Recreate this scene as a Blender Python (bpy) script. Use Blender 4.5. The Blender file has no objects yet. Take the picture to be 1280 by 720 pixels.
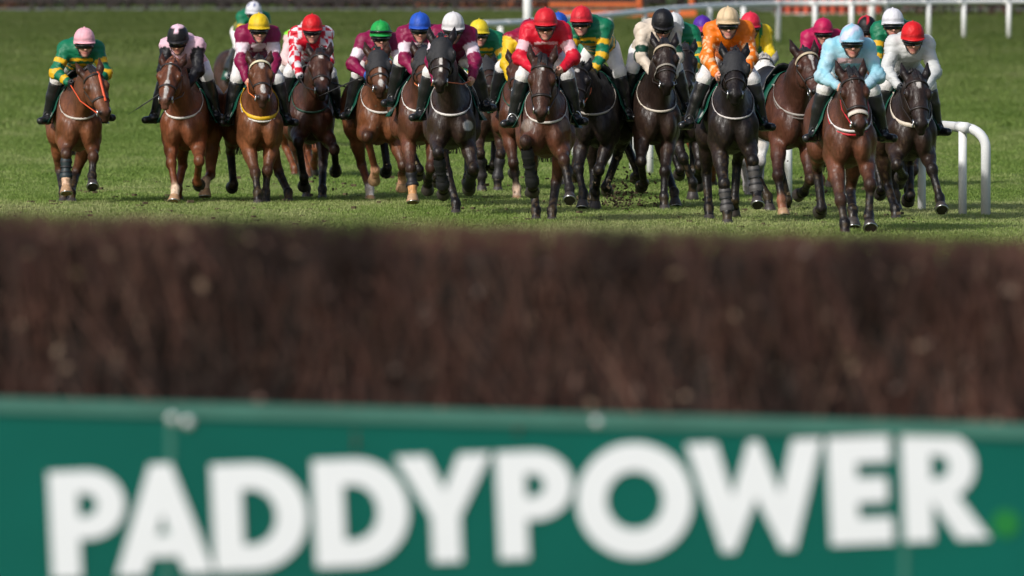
import bpy, bmesh, math, random
import numpy as np
from mathutils import Vector, Matrix

# ------------------------------------------------------------------ camera, sky, sun, exposure
SC = bpy.context.scene
COL = SC.collection
CAM_H = 2.10
cam_d = bpy.data.cameras.new('camera'); cam = bpy.data.objects.new('camera', cam_d); COL.objects.link(cam)
cam.location = (0, 0, CAM_H)
cam.rotation_euler = (math.radians(90 - 1.885), 0, 0)
cam_d.sensor_width = 36.0; cam_d.lens = 300.0
cam_d.clip_start = 0.5; cam_d.clip_end = 3000
cam_d.dof.use_dof = True; cam_d.dof.focus_distance = 84.5; cam_d.dof.aperture_fstop = 3.5
SC.camera = cam

SUN_AZ = math.radians(221)       # clockwise from +Y: behind the camera, a little to the left
SUN_EL = math.radians(37)
W = bpy.data.worlds.new('World'); SC.world = W; W.use_nodes = True
nt = W.node_tree; nt.nodes.clear()
wo = nt.nodes.new('ShaderNodeOutputWorld'); bg = nt.nodes.new('ShaderNodeBackground'); sky = nt.nodes.new('ShaderNodeTexSky')
sky.sky_type = 'NISHITA'; sky.sun_disc = False; sky.sun_elevation = SUN_EL; sky.sun_rotation = SUN_AZ
sky.air_density = 1.0; sky.dust_density = 2.5; sky.ozone_density = 1.0
bg.inputs[1].default_value = 0.12
nt.links.new(sky.outputs[0], bg.inputs[0]); nt.links.new(bg.outputs[0], wo.inputs[0])
sd = bpy.data.lights.new('sun', 'SUN'); sun = bpy.data.objects.new('sun', sd); COL.objects.link(sun)
sd.energy = 3.2; sd.angle = math.radians(3.0); sd.color = (1.0, 0.97, 0.93)
tosun = Vector((math.sin(SUN_AZ) * math.cos(SUN_EL), math.cos(SUN_AZ) * math.cos(SUN_EL), math.sin(SUN_EL)))
sun.rotation_euler = (-tosun).to_track_quat('-Z', 'Y').to_euler()
sun.location = (-20, 0, 40)
SC.view_settings.view_transform = 'Standard'; SC.view_settings.look = 'None'
SC.view_settings.exposure = 0.06; SC.view_settings.gamma = 1.0; SC.view_settings.use_curve_mapping = False
SC.cycles.use_denoising = True
SC.cycles.max_bounces = 6

# ------------------------------------------------------------------ small helpers
rnd = random.Random(7); nr = np.random.RandomState(11)
def lin(h):
    h = h.lstrip('#'); out = []
    for i in (0, 2, 4):
        c = int(h[i:i + 2], 16) / 255.0
        out.append(c / 12.92 if c <= 0.04045 else ((c + 0.055) / 1.055) ** 2.4)
    return np.array(out)
def mesh_np(name, V, Q, col=None, smooth=True):
    """V (n,3), Q (m,4) or (m,3) -> mesh"""
    me = bpy.data.meshes.new(name); V = np.asarray(V, dtype=np.float32); Q = np.asarray(Q, dtype=np.int32)
    k = Q.shape[1]
    me.vertices.add(len(V)); me.vertices.foreach_set('co', V.ravel())
    me.loops.add(Q.size); me.loops.foreach_set('vertex_index', Q.ravel())
    me.polygons.add(len(Q)); me.polygons.foreach_set('loop_start', np.arange(0, Q.size, k, dtype=np.int32))
    me.polygons.foreach_set('use_smooth', np.full(len(Q), smooth))
    me.update(calc_edges=True)
    if col is not None:
        a = me.color_attributes.new('Col', 'FLOAT_COLOR', 'POINT')
        c = np.ones((len(V), 4), dtype=np.float32); c[:, :3] = col; a.data.foreach_set('color', c.ravel())
    return me
def link(name, me, mat, parent=None):
    o = bpy.data.objects.new(name, me); COL.objects.link(o)
    if mat is not None: me.materials.append(mat)
    if parent is not None: o.parent = parent
    return o
def empty(name, loc, rz=0.0):
    o = bpy.data.objects.new(name, None); COL.objects.link(o); o.location = loc; o.rotation_euler = (0, 0, rz)
    o.empty_display_size = 0.2
    return o
def tag(o, label=None, cat=None, group=None, kind=None):
    if label: o['label'] = label
    if cat: o['category'] = cat
    if group: o['group'] = group
    if kind: o['kind'] = kind
    return o
class MB:
    """collects quads/tris given as polygons"""
    def __init__(s): s.v = []; s.f = []
    def poly(s, pts):
        b = len(s.v); s.v += [tuple(p) for p in pts]; s.f.append(tuple(range(b, b + len(pts))))
    def box(s, c, d, rot=None):
        b = len(s.v); hx, hy, hz = d[0] / 2, d[1] / 2, d[2] / 2
        for x in (-hx, hx):
            for y in (-hy, hy):
                for z in (-hz, hz):
                    p = Vector((x, y, z))
                    if rot is not None: p = rot @ p
                    s.v.append((c[0] + p.x, c[1] + p.y, c[2] + p.z))
        for f in ((0, 1, 3, 2), (4, 6, 7, 5), (0, 4, 5, 1), (2, 3, 7, 6), (0, 2, 6, 4), (1, 5, 7, 3)):
            s.f.append(tuple(b + i for i in f))
    def tube(s, pts, rad, n=8, cap=True):
        pts = [Vector(p) for p in pts]; b = len(s.v); m = len(pts)
        if not hasattr(rad, '__len__'): rad = [rad] * m
        t0 = (pts[1] - pts[0]).normalized(); a = t0.orthogonal().normalized()
        for i, p in enumerate(pts):
            t = (pts[min(i + 1, m - 1)] - pts[max(i - 1, 0)]).normalized()
            a = (a - t * a.dot(t)); a = a.normalized() if a.length > 1e-6 else t.orthogonal().normalized(); c = t.cross(a)
            for k in range(n):
                w = 2 * math.pi * k / n
                s.v.append(tuple(p + (a * math.cos(w) + c * math.sin(w)) * rad[i]))
        for i in range(m - 1):
            for k in range(n):
                k2 = (k + 1) % n
                s.f.append((b + i * n + k, b + i * n + k2, b + (i + 1) * n + k2, b + (i + 1) * n + k))
        if cap:
            s.f.append(tuple(b + k for k in reversed(range(n)))); s.f.append(tuple(b + (m - 1) * n + k for k in range(n)))
    def mesh(s, name, smooth=False):
        me = bpy.data.meshes.new(name); me.from_pydata(s.v, [], s.f); me.update()
        if smooth:
            me.polygons.foreach_set('use_smooth', [True] * len(me.polygons))
        return me
    def build(s, name, mat, parent=None, smooth=False):
        return link(name, s.mesh(name, smooth), mat, parent)

# ------------------------------------------------------------------ materials
def mat(name, col=(0.5, 0.5, 0.5), rough=0.6, attr=False, noise=None, bump=None, spec=0.5, metal=0.0, sheen=0.0, coat=0.0, streak=None, ridged=False):
    m = bpy.data.materials.new(name); m.use_nodes = True; n = m.node_tree.nodes; l = m.node_tree.links
    b = n['Principled BSDF']; b.inputs['Roughness'].default_value = rough; b.inputs['Metallic'].default_value = metal
    b.inputs['Specular IOR Level'].default_value = spec
    if sheen: b.inputs['Sheen Weight'].default_value = sheen; b.inputs['Sheen Roughness'].default_value = 0.4
    if coat: b.inputs['Coat Weight'].default_value = coat; b.inputs['Coat Roughness'].default_value = 0.15
    b.inputs['Base Color'].default_value = (*col, 1)
    src = None
    tc = n.new('ShaderNodeTexCoord')
    if attr:
        a = n.new('ShaderNodeAttribute'); a.attribute_name = 'Col'; src = a.outputs['Color']
    if noise:
        sc, amt = noise
        t = n.new('ShaderNodeTexNoise'); t.inputs['Scale'].default_value = sc; t.inputs['Detail'].default_value = 5
        l.new(tc.outputs['Object'], t.inputs['Vector'])
        mr = n.new('ShaderNodeMapRange'); mr.inputs['From Min'].default_value = 0.3; mr.inputs['From Max'].default_value = 0.7
        mr.inputs['To Min'].default_value = 1 - amt; mr.inputs['To Max'].default_value = 1 + amt
        l.new(t.outputs['Fac'], mr.inputs['Value'])
        mx = n.new('ShaderNodeMix'); mx.data_type = 'RGBA'; mx.blend_type = 'MULTIPLY'; mx.inputs['Factor'].default_value = 1
        if src is None: mx.inputs['A'].default_value = (*col, 1)
        else: l.new(src, mx.inputs['A'])
        l.new(mr.outputs['Result'], mx.inputs['B']); src = mx.outputs['Result']
    if streak:
        t2 = n.new('ShaderNodeTexNoise'); t2.inputs['Scale'].default_value = streak[0]; t2.inputs['Detail'].default_value = 3
        mp2 = n.new('ShaderNodeMapping'); mp2.inputs['Scale'].default_value = (1, 1, .18); l.new(tc.outputs['Object'], mp2.inputs['Vector']); l.new(mp2.outputs['Vector'], t2.inputs['Vector'])
        m3 = n.new('ShaderNodeMapRange'); m3.inputs['From Min'].default_value = .3; m3.inputs['From Max'].default_value = .7; m3.inputs['To Min'].default_value = 1 - streak[1]; m3.inputs['To Max'].default_value = 1 + streak[1]; l.new(t2.outputs['Fac'], m3.inputs['Value'])
        x3 = n.new('ShaderNodeMix'); x3.data_type = 'RGBA'; x3.blend_type = 'MULTIPLY'; x3.inputs['Factor'].default_value = 1; l.new(src, x3.inputs['A']); l.new(m3.outputs['Result'], x3.inputs['B']); src = x3.outputs['Result']
        r3 = n.new('ShaderNodeMapRange'); r3.inputs['From Min'].default_value = .3; r3.inputs['From Max'].default_value = .7; r3.inputs['To Min'].default_value = rough - .08; r3.inputs['To Max'].default_value = rough + .14; l.new(t2.outputs['Fac'], r3.inputs['Value']); l.new(r3.outputs['Result'], b.inputs['Roughness'])
    if src is not None: l.new(src, b.inputs['Base Color'])
    if bump:
        sc, dist, stretch = bump
        t = n.new('ShaderNodeTexNoise'); t.inputs['Scale'].default_value = sc; t.inputs['Detail'].default_value = 4
        if ridged: t.noise_type = 'RIDGED_MULTIFRACTAL'; t.inputs['Detail'].default_value = 1.5
        mp = n.new('ShaderNodeMapping'); mp.inputs['Scale'].default_value = stretch
        l.new(tc.outputs['Object'], mp.inputs['Vector']); l.new(mp.outputs['Vector'], t.inputs['Vector'])
        bp = n.new('ShaderNodeBump'); bp.inputs['Distance'].default_value = dist; bp.inputs['Strength'].default_value = 1.0
        l.new(t.outputs['Fac'], bp.inputs['Height']); l.new(bp.outputs['Normal'], b.inputs['Normal'])
    return m
M = dict(
    coat=mat('horse_coat', rough=0.43, attr=True, noise=(9, 0.26), bump=(9, 0.028, (1, 1, .6)), spec=0.33, streak=(70, .22)),
    hair=mat('mane_hair', (0.012, 0.009, 0.008), 0.5, bump=(60, 0.01, (1, 1, 0.2))),
    silk=mat('racing_silk', rough=0.50, attr=True, noise=(9, 0.08), bump=(6, 0.030, (1, 1, 1.5)), spec=0.3, ridged=True),
    cap=mat('cap_silk', rough=0.5, attr=True, noise=(20, 0.06), bump=(18, 0.012, (1, 1, 1)), spec=0.3),
    skin=mat('skin', rough=0.5, attr=True, spec=0.4),
    breeches=mat('white_breeches', (0.74, 0.72, 0.70), 0.6, noise=(12, 0.08), bump=(14, 0.015, (1, 1, 1))),
    boot=mat('boot_leather', (0.012, 0.012, 0.013), 0.3, bump=(25, 0.008, (1, 1, 0.5)), coat=0.2),
    leather=mat('tack_leather', (0.02, 0.013, 0.010), 0.45),
    saddle=mat('saddle_leather', (0.012, 0.011, 0.011), 0.42, bump=(30, 0.004, (1, 1, 1))),
    glass=mat('goggle_lens', (0.006, 0.006, 0.008), 0.10, spec=0.6, coat=0.2),
    black=mat('black_rubber', (0.014, 0.014, 0.015), 0.55),
    neop=mat('black_neoprene', (0.016, 0.016, 0.018), 0.7, noise=(30, 0.3), bump=(40, 0.006, (1, 1, 1))),
    eye=mat('horse_eye', (0.006, 0.004, 0.003), 0.06, coat=1.0),
    steel=mat('bright_steel', (0.62, 0.62, 0.62), 0.28, metal=1.0),
    hoof=mat('dark_hoof', (0.045, 0.036, 0.032), 0.5, noise=(25, 0.35)),
    hoofp=mat('pale_hoof', (0.40, 0.24, 0.13), 0.5, noise=(25, 0.25)),
    plastic=mat('white_rail_plastic', (0.80, 0.80, 0.78), 0.4, noise=(3, 0.06)),
    hood=mat('hood_cloth', (0.018, 0.018, 0.020), 0.75, noise=(40, 0.3), bump=(60, 0.003, (1, 1, 1))),
)
STRAP = {}
def strapmat(hexc):
    if hexc not in STRAP:
        STRAP[hexc] = mat('strap_' + hexc.strip('#'), tuple(lin(hexc)), 0.55, noise=(30, 0.12))
    return STRAP[hexc]

# ------------------------------------------------------------------ implicit surfaces -> mesh (smooth unions of bones and muscles)
class Prim:
    __slots__ = ('kind', 'a', 'b', 'ra', 'rb', 'sx', 'k', 'tag', 'R', 'lo', 'hi')
    def __init__(s, kind, a, b, ra, rb, sx, k, tag, R=None):
        s.kind, s.k, s.tag, s.R = kind, k, tag, R
        s.a = np.array(a, float); s.sx = sx
        if kind == 'c':
            s.b = np.array(b, float); s.ra, s.rb = ra, rb; r = max(ra, rb) * max(1, sx)
            s.lo = np.minimum(s.a, s.b) - r; s.hi = np.maximum(s.a, s.b) + r
        else:
            s.ra = np.array(ra, float); r = s.ra.max() if R is not None else s.ra
            s.lo = s.a - r; s.hi = s.a + r
    def d(s, X, Y, Z):
        if s.kind == 'c':
            v = s.b - s.a; L = float(v @ v) + 1e-12
            dx, dy, dz = X - s.a[0], Y - s.a[1], Z - s.a[2]
            t = np.clip((dx * v[0] + dy * v[1] + dz * v[2]) / L, 0, 1)
            ex = (dx - t * v[0]) / s.sx; ey = dy - t * v[1]; ez = dz - t * v[2]
            return (np.sqrt(ex * ex + ey * ey + ez * ez) - (s.ra + t * (s.rb - s.ra))) * min(1.0, s.sx)
        dx, dy, dz = X - s.a[0], Y - s.a[1], Z - s.a[2]
        if s.R is not None:
            R = s.R
            dx, dy, dz = (R[0, 0] * dx + R[1, 0] * dy + R[2, 0] * dz, R[0, 1] * dx + R[1, 1] * dy + R[2, 1] * dz, R[0, 2] * dx + R[1, 2] * dy + R[2, 2] * dz)
        px, py, pz = dx / s.ra[0], dy / s.ra[1], dz / s.ra[2]
        k0 = np.sqrt(px * px + py * py + pz * pz)
        k1 = np.sqrt((px / s.ra[0]) ** 2 + (py / s.ra[1]) ** 2 + (pz / s.ra[2]) ** 2) + 1e-9
        return k0 * (k0 - 1) / k1
def CP(a, b, ra, rb=None, sx=1.0, k=0.04, tag=''): return Prim('c', a, b, ra, ra if rb is None else rb, sx, k, tag)
def EL(c, r, k=0.05, tag='', R=None): return Prim('e', c, None, r, None, 1.0, k, tag, R)
def smin(a, b, k):
    h = np.clip(0.5 + 0.5 * (b - a) / k, 0, 1)
    return b + (a - b) * h - k * h * (1 - h)
def field_at(prims, P):
    d = np.full(len(P), 9.0)
    for p in prims: d = smin(d, p.d(P[:, 0], P[:, 1], P[:, 2]), p.k)
    return d
def surface(groups, vox, joink=0.05):
    """groups: list of prim lists; the first is the trunk, every other one is blended to the trunk only"""
    allp = [p for g in groups for p in g]
    lo = np.min([p.lo for p in allp], axis=0) - 3 * vox; hi = np.max([p.hi for p in allp], axis=0) + 3 * vox
    n = np.ceil((hi - lo) / vox).astype(int) + 1
    ax = [(lo[i] + vox * np.arange(n[i])).astype(np.float32) for i in range(3)]
    def run(prims):
        G = np.full(n, 1.0, np.float32)
        for p in prims:
            m = max(1.6 * p.k, 3 * vox)
            i0 = np.maximum(((p.lo - m - lo) / vox).astype(int), 0); i1 = np.minimum(((p.hi + m - lo) / vox).astype(int) + 2, n)
            sl = tuple(slice(a, b) for a, b in zip(i0, i1))
            X = ax[0][sl[0]][:, None, None]; Y = ax[1][sl[1]][None, :, None]; Z = ax[2][sl[2]][None, None, :]
            G[sl] = smin(G[sl], p.d(X, Y, Z), p.k)
        return G
    T = run(groups[0]); V = T.copy()
    for g in groups[1:]:
        L = run(g); V = np.minimum(V, smin(T, L, joink))
    return nets(V, lo, vox)
def nets(V, lo, vox):
    S = V < 0
    c = np.zeros(tuple(np.array(V.shape) - 1), np.int8)
    for dx in (0, 1):
        for dy in (0, 1):
            for dz in (0, 1):
                c += S[dx:dx + c.shape[0], dy:dy + c.shape[1], dz:dz + c.shape[2]]
    act = (c > 0) & (c < 8)
    I = np.argwhere(act); idx = np.full(act.shape, -1, np.int32); idx[act] = np.arange(len(I))
    acc = np.zeros((len(I), 3)); cnt = np.zeros(len(I))
    corners = [np.array((a, b, d)) for a in (0, 1) for b in (0, 1) for d in (0, 1)]
    val = {tuple(q): V[I[:, 0] + q[0], I[:, 1] + q[1], I[:, 2] + q[2]] for q in corners}
    for q in corners:
        for a in range(3):
            if q[a] == 0:
                r = q.copy(); r[a] = 1; v0 = val[tuple(q)]; v1 = val[tuple(r)]
                m = (v0 < 0) != (v1 < 0)
                t = np.where(m, v0 / np.where(m, v0 - v1, 1), 0)
                for ax_ in range(3):
                    acc[:, ax_] += np.where(m, q[ax_] + (t if ax_ == a else 0), 0)
                cnt += m
    P = lo + vox * (I + acc / cnt[:, None])
    quads = []
    for a in range(3):
        b, d = (a + 1) % 3, (a + 2) % 3
        sl0 = [slice(None)] * 3; sl1 = [slice(None)] * 3; sl0[a] = slice(0, -1); sl1[a] = slice(1, None)
        s0 = S[tuple(sl0)]; s1 = S[tuple(sl1)]
        E = np.argwhere(s0 != s1); E = E[(E[:, b] > 0) & (E[:, d] > 0) & (E[:, b] < V.shape[b] - 1) & (E[:, d] < V.shape[d] - 1)]
        f = s0[E[:, 0], E[:, 1], E[:, 2]]
        def at(ob, od):
            e = E.copy(); e[:, b] += ob; e[:, d] += od; return idx[e[:, 0], e[:, 1], e[:, 2]]
        q = np.stack([at(-1, -1), at(0, -1), at(0, 0), at(-1, 0)], 1)
        q[~f] = q[~f][:, ::-1]; quads.append(q)
    Q = np.concatenate(quads); Q = Q[(Q >= 0).all(1)]
    return P, Q
def vnormals(P, Q):
    n = np.cross(P[Q[:, 2]] - P[Q[:, 0]], P[Q[:, 3]] - P[Q[:, 1]]); N = np.zeros_like(P)
    for i in range(4): np.add.at(N, Q[:, i], n)
    return N / (np.linalg.norm(N, axis=1, keepdims=True) + 1e-12)
def wob(P, freq, seed, n=7):
    r = np.random.RandomState(seed); o = np.zeros(len(P))
    for i in range(n):
        k = r.normal(size=3) * freq; o += np.sin(P @ k + r.uniform(0, 6.28))
    return o / n
def flip(P):
    """horse space (x, forward, up) -> Blender local space, forward = -Y (a rotation: mirror handled in the winding)"""
    R = np.array(P, dtype=float); R[:, 1] *= -1; return R
def tagmix(prims, P, soft=0.02):
    """soft weights of every prim at the points P"""
    D = np.stack([p.d(P[:, 0], P[:, 1], P[:, 2]) for p in prims], 1)
    Wt = np.exp(-(D - D.min(1, keepdims=True)) / soft); return Wt / Wt.sum(1, keepdims=True)
def ik(A, B, l1, l2, bend):
    A = np.array(A, float); B = np.array(B, float); v = B - A; L = np.linalg.norm(v)
    if L > 0.985 * (l1 + l2): s = L / (0.985 * (l1 + l2)); l1 *= s; l2 *= s
    if L < abs(l1 - l2) * 1.05: L = abs(l1 - l2) * 1.05 + 1e-6
    e = v / np.linalg.norm(v); a = (l1 * l1 - l2 * l2 + L * L) / (2 * L); h = math.sqrt(max(l1 * l1 - a * a, 0))
    n = np.array(bend, float); n = n - e * (n @ e); n /= np.linalg.norm(n)
    return A + e * a + n * h
def march(prims, O, D, tmax=0.7, off=0.0):
    """from inside points O outwards along D until the surface"""
    O = np.atleast_2d(O).astype(float); D = np.atleast_2d(D).astype(float); D = D / np.linalg.norm(D, axis=1, keepdims=True)
    ts = np.linspace(0, tmax, 24); best = np.zeros(len(O)); st = ts[1]
    for t in ts:
        d = field_at(prims, O + D * t); best = np.where(d < off, t, best)
    lo_, hi_ = best, best + st
    for _ in range(5):
        m = (lo_ + hi_) / 2; d = field_at(prims, O + D * m[:, None]); lo_ = np.where(d < off, m, lo_); hi_ = np.where(d < off, hi_, m)
    return O + D * ((lo_ + hi_) / 2)[:, None]
def ribbon(pts, nrm, wid, th=0.004, closed=False):
    """flat strap through pts; nrm outwards; wid: across direction vectors (half width)"""
    pts, nrm, wid = (np.asarray(q, float) for q in (pts, nrm, wid)); n = len(pts)
    V = np.concatenate([pts - wid, pts + wid, pts + wid + nrm * th, pts - wid + nrm * th]); Q = []
    m = n if closed else n - 1
    for i in range(m):
        j = (i + 1) % n
        for a in range(4):
            b = (a + 1) % 4; Q.append((a * n + i, b * n + i, b * n + j, a * n + j))
    if not closed:
        Q.append((0, n, 2 * n, 3 * n)); Q.append((n - 1, 4 * n - 1, 3 * n - 1, 2 * n - 1))
    return V, np.array(Q)
def merge(parts):
    Vs, Qs, b = [], [], 0
    for V, Q in parts:
        Vs.append(np.asarray(V)); Qs.append(np.asarray(Q) + b); b += len(V)
    return np.concatenate(Vs), np.concatenate(Qs)
def tubeVQ(pts, rad, n=6):
    m = MB(); m.tube([tuple(p) for p in pts], rad, n, cap=False); return np.array(m.v), np.array(m.f)

# ------------------------------------------------------------------ terrain profile (shared by everything that stands on it)
_zp = [(0, 0), (95, 0), (110, .02), (130, .12), (160, .38), (187, .77), (205, 1.0), (222, 1.27), (260, 1.55), (300, 1.93), (400, 3.0), (2000, 14.0)]
def gz(y):
    if y <= 0: return 0.0
    return float(np.interp(y, [p[0] for p in _zp], [p[1] for p in _zp]))

# ------------------------------------------------------------------ horses
def hobj(name, V, Q, material, parent, col=None, smooth=True):
    V = flip(V); Q = np.asarray(Q)[:, ::-1]
    return link(name, mesh_np(name, V, Q, col, smooth), material, parent)
COATS = {  # coat, points (mane / lower leg), muzzle
    'bay': ('#583525', '#15100f', '#241815'), 'brightbay': ('#6d4229', '#17110f', '#30201a'), 'chestnut': ('#74432a', '#64371f', '#6b483a'),
    'darkbay': ('#3a261d', '#120e0d', '#1a1311'), 'brown': ('#30221b', '#110d0c', '#18120f'), 'black': ('#221a17', '#0f0c0b', '#14100f'),
    'redbay': ('#4d2d20', '#130f0e', '#1f1512'), 'grey': ('#dedad4', '#8f8a86', '#8d8480')}
def horse_prims(s):
    dz = s['dz']; Z = lambda x, u, z: (x, u, z + dz)
    T = []
    A = T.append
    A(EL(Z(0, 0.0, 1.17), (.240, .62, .315), .08, 'body')); A(EL(Z(0, .34, 1.15), (.205, .42, .365), .08, 'body'))
    A(EL(Z(0, -.50, 1.24), (.245, .42, .29), .08, 'body')); A(EL(Z(0, .52, 1.11), (.180, .25, .27), .07, 'body'))
    A(CP(Z(0, .42, 1.50), Z(0, .02, 1.44), .075, .07, 1, .08, 'body')); A(CP(Z(0, -.1, 1.42), Z(0, -.75, 1.42), .09, .1, 1, .08, 'body'))
    c, q = math.cos(.5), math.sin(.5); RP = np.array([[1, 0, 0], [0, c, -q], [0, q, c]])
    for sg in (-1, 1):
        A(EL(Z(sg * .148, .55, 1.14), (.070, .15, .30), .045, 'body', RP))
        A(EL(Z(sg * .094, .735, 1.01), (.088, .125, .175), .012, 'body'))
        A(EL(Z(sg * .155, .69, 1.11), (.070, .110, .110), .018, 'body'))
        A(EL(Z(sg * .130, -.55, 1.33), (.120, .30, .17), .06, 'body'))
        A(CP(Z(sg * .15, -.60, 1.22), Z(sg * .175, -.42, .99), .19, .125, .8, .06, 'body'))
        A(CP(Z(sg * .145, -.74, 1.2), Z(sg * .14, -.72, .98), .14, .10, .8, .06, 'body'))
    P = np.array(s['poll']); Mz = np.array(s['muz']); nb = np.array(Z(0, .58, 1.30))
    nm = nb * .5 + (P + np.array((0, -.10, -.10))) * .5 + np.array((0, .02, .04))
    pe = P + np.array((0, -.07, -.06))
    A(CP(nb, nm, .245, .165, .53, .07, 'neck')); A(CP(nm, pe, .170, .115, .66, .06, 'neck'))
    A(CP(np.array(Z(0, .66, 1.12)), nm + np.array((0, .06, -.10)), .17, .12, .62, .07, 'neck'))
    # head frame
    h = Mz - P; HL = np.linalg.norm(h); h = h / HL
    f = np.array((s.get('hturn', 0.0) + .55 * h[0], 1.0, .15)); n = f - h * (f @ h); n /= np.linalg.norm(n); w = np.cross(h, n); w = -w if w[0] < 0 else w
    HF = (P, w, h, n); R = np.stack([w, h, n], 1)
    hp = lambda x, l, q: P + w * x + h * l + n * q
    A(EL(hp(0, .085, -.045), (.098, .13, .105), .05, 'head', R))
    A(CP(hp(0, .10, .0), hp(0, .50, -.012), .094, .058, 1, .04, 'head'))
    for sg in (-1, 1):
        A(EL(hp(sg * .103, .195, .004), (.036, .060, .048), .025, 'head', R))
        A(EL(hp(sg * .066, .225, -.105), (.055, .135, .098), .04, 'head', R))
        A(EL(hp(sg * .056, .36, -.012), (.030, .12, .035), .03, 'head', R))
    A(CP(hp(0, .26, -.13), hp(0, .53, -.088), .055, .036, 1.0, .04, 'muzzle'))
    A(EL(hp(0, .535, -.030), (.060, .070, .062), .035, 'muzzle', R))
    for sg in (-1, 1):
        A(EL(hp(sg * .044, .545, .008), (.024, .032, .026), .015, 'muzzle', R))
    A(EL(hp(0, .595, -.072), (.042, .028, .035), .02, 'muzzle', R))
    ear = s.get('ear', 0.0)
    E = []
    for sg in (-1, 1):
        b0 = hp(sg * .070, .04, -.035); m0 = hp(sg * .112, -.065, -.02 + ear * .05); t0 = hp(sg * .128, -.185, -.012 + ear * .1)
        A(CP(b0, m0, .034, .043, .9, .02, 'ear')); A(CP(m0, t0, .043, .010, .9, .015, 'ear'))
    legs = {}
    G = [T]
    sc = 1.0
    for key, sg in (('fl', -1), ('fr', 1)):
        fx, fu, fz, hpit = s['legs'][key][:4]
        el = np.array(Z(sg * .145, .54, .93)); ft = np.array((fx, fu, fz))
        kn = np.array(s['legs'][key][4]) if len(s['legs'][key]) > 4 else ik(el, ft, .43, .285, (0, 1, .02))
        a = math.radians(hpit); pd = np.array((0, math.sin(a), -math.cos(a))); co = ft + pd * .105
        L = [CP(np.array(Z(sg * .145, .64, 1.05)), el, .115, .108, .85, .05, 'body'),
             CP(el, el + (kn - el) * .5, .108, .080, .88, .04, 'up'), CP(el + (kn - el) * .45, kn, .080, .052, .9, .03, 'up2'),
             EL(kn + np.array((0, .008, 0)), (.060, .064, .070), .02, 'knee'),
             CP(kn, ft, .040, .037, 1, .025, 'low'), CP(kn + np.array((0, -.022, -.02)), ft + np.array((0, -.022, 0)), .024, .024, 1, .02, 'low'),
             EL(ft, (.051, .054, .056), .02, 'fet'), CP(ft, co, .043, .048, 1, .02, 'fet')]
        G.append(L); legs[key] = dict(el=el, kn=kn, ft=ft, co=co, pd=pd)
    for key, sg in (('hl', -1), ('hr', 1)):
        fx, fu, fz, hpit = s['legs'][key][:4]
        st = np.array(Z(sg * .175, -.42 + max(0, (fu + .3)) * .25, .97)); ft = np.array((fx, fu, fz))
        hk = ik(st, ft, .45, .375, (0, -1, .05))
        a = math.radians(hpit); pd = np.array((0, math.sin(a), -math.cos(a))); co = ft + pd * .10
        L = [CP(np.array(Z(sg * .165, -.55, 1.12)), st, .17, .12, .8, .06, 'body'),
             CP(st, st + (hk - st) * .5, .118, .082, .8, .05, 'up'), CP(st + (hk - st) * .45, hk, .086, .050, .9, .03, 'up2'),
             EL(hk + np.array((0, -.012, .005)), (.047, .062, .062), .02, 'knee'),
             CP(hk, ft, .047, .040, 1, .025, 'low'), CP(hk + np.array((0, -.024, -.02)), ft + np.array((0, -.022, 0)), .026, .024, 1, .02, 'low'),
             EL(ft, (.051, .054, .055), .02, 'fet'), CP(ft, co, .042, .047, 1, .02, 'fet')]
        G.append(L); legs[key] = dict(el=st, kn=hk, ft=ft, co=co, pd=pd)
    return G, legs, HF, (nb, nm, pe)

def hoof_mesh(co, pd):
    """wall of the hoof, sloping forward from the coronet, and the shoe under it"""
    f = np.array((0, pd[2] * -1, pd[1])); f = f / np.linalg.norm(f)      # toe direction, square to the pastern
    if f[1] < 0: f = -f
    x = np.array((1.0, 0, 0)); n = 14; V = []; Q = []
    rows = [(-.012, .051, .055, 0), (.02, .058, .064, .004), (.066, .070, .078, .012), (.074, .067, .075, .012)]
    for (d, rx, rf, sh) in rows:
        for k in range(n):
            w = 2 * math.pi * k / n
            V.append(co + pd * d + x * rx * math.sin(w) + f * (rf * math.cos(w) * (1.0 if math.cos(w) > 0 else .82) + sh))
    for i in range(len(rows) - 1):
        for k in range(n):
            k2 = (k + 1) % n; Q.append((i * n + k, i * n + k2, (i + 1) * n + k2, (i + 1) * n + k))
    c = len(V); V.append(co + pd * .060 + f * .01)
    for k in range(n): Q.append(((3 * n) + k, (3 * n) + (k + 1) % n, c, c))
    V = np.array(V)
    # shoe: open crescent bar
    sp = []
    for k in range(15):
        w = math.radians(-140 + 280 * k / 14)
        sp.append(co + pd * .075 + x * .060 * math.sin(w) + f * (.068 * math.cos(w) * (1 if math.cos(w) > 0 else .8) + .012))
    return V, Q, sp

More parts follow.
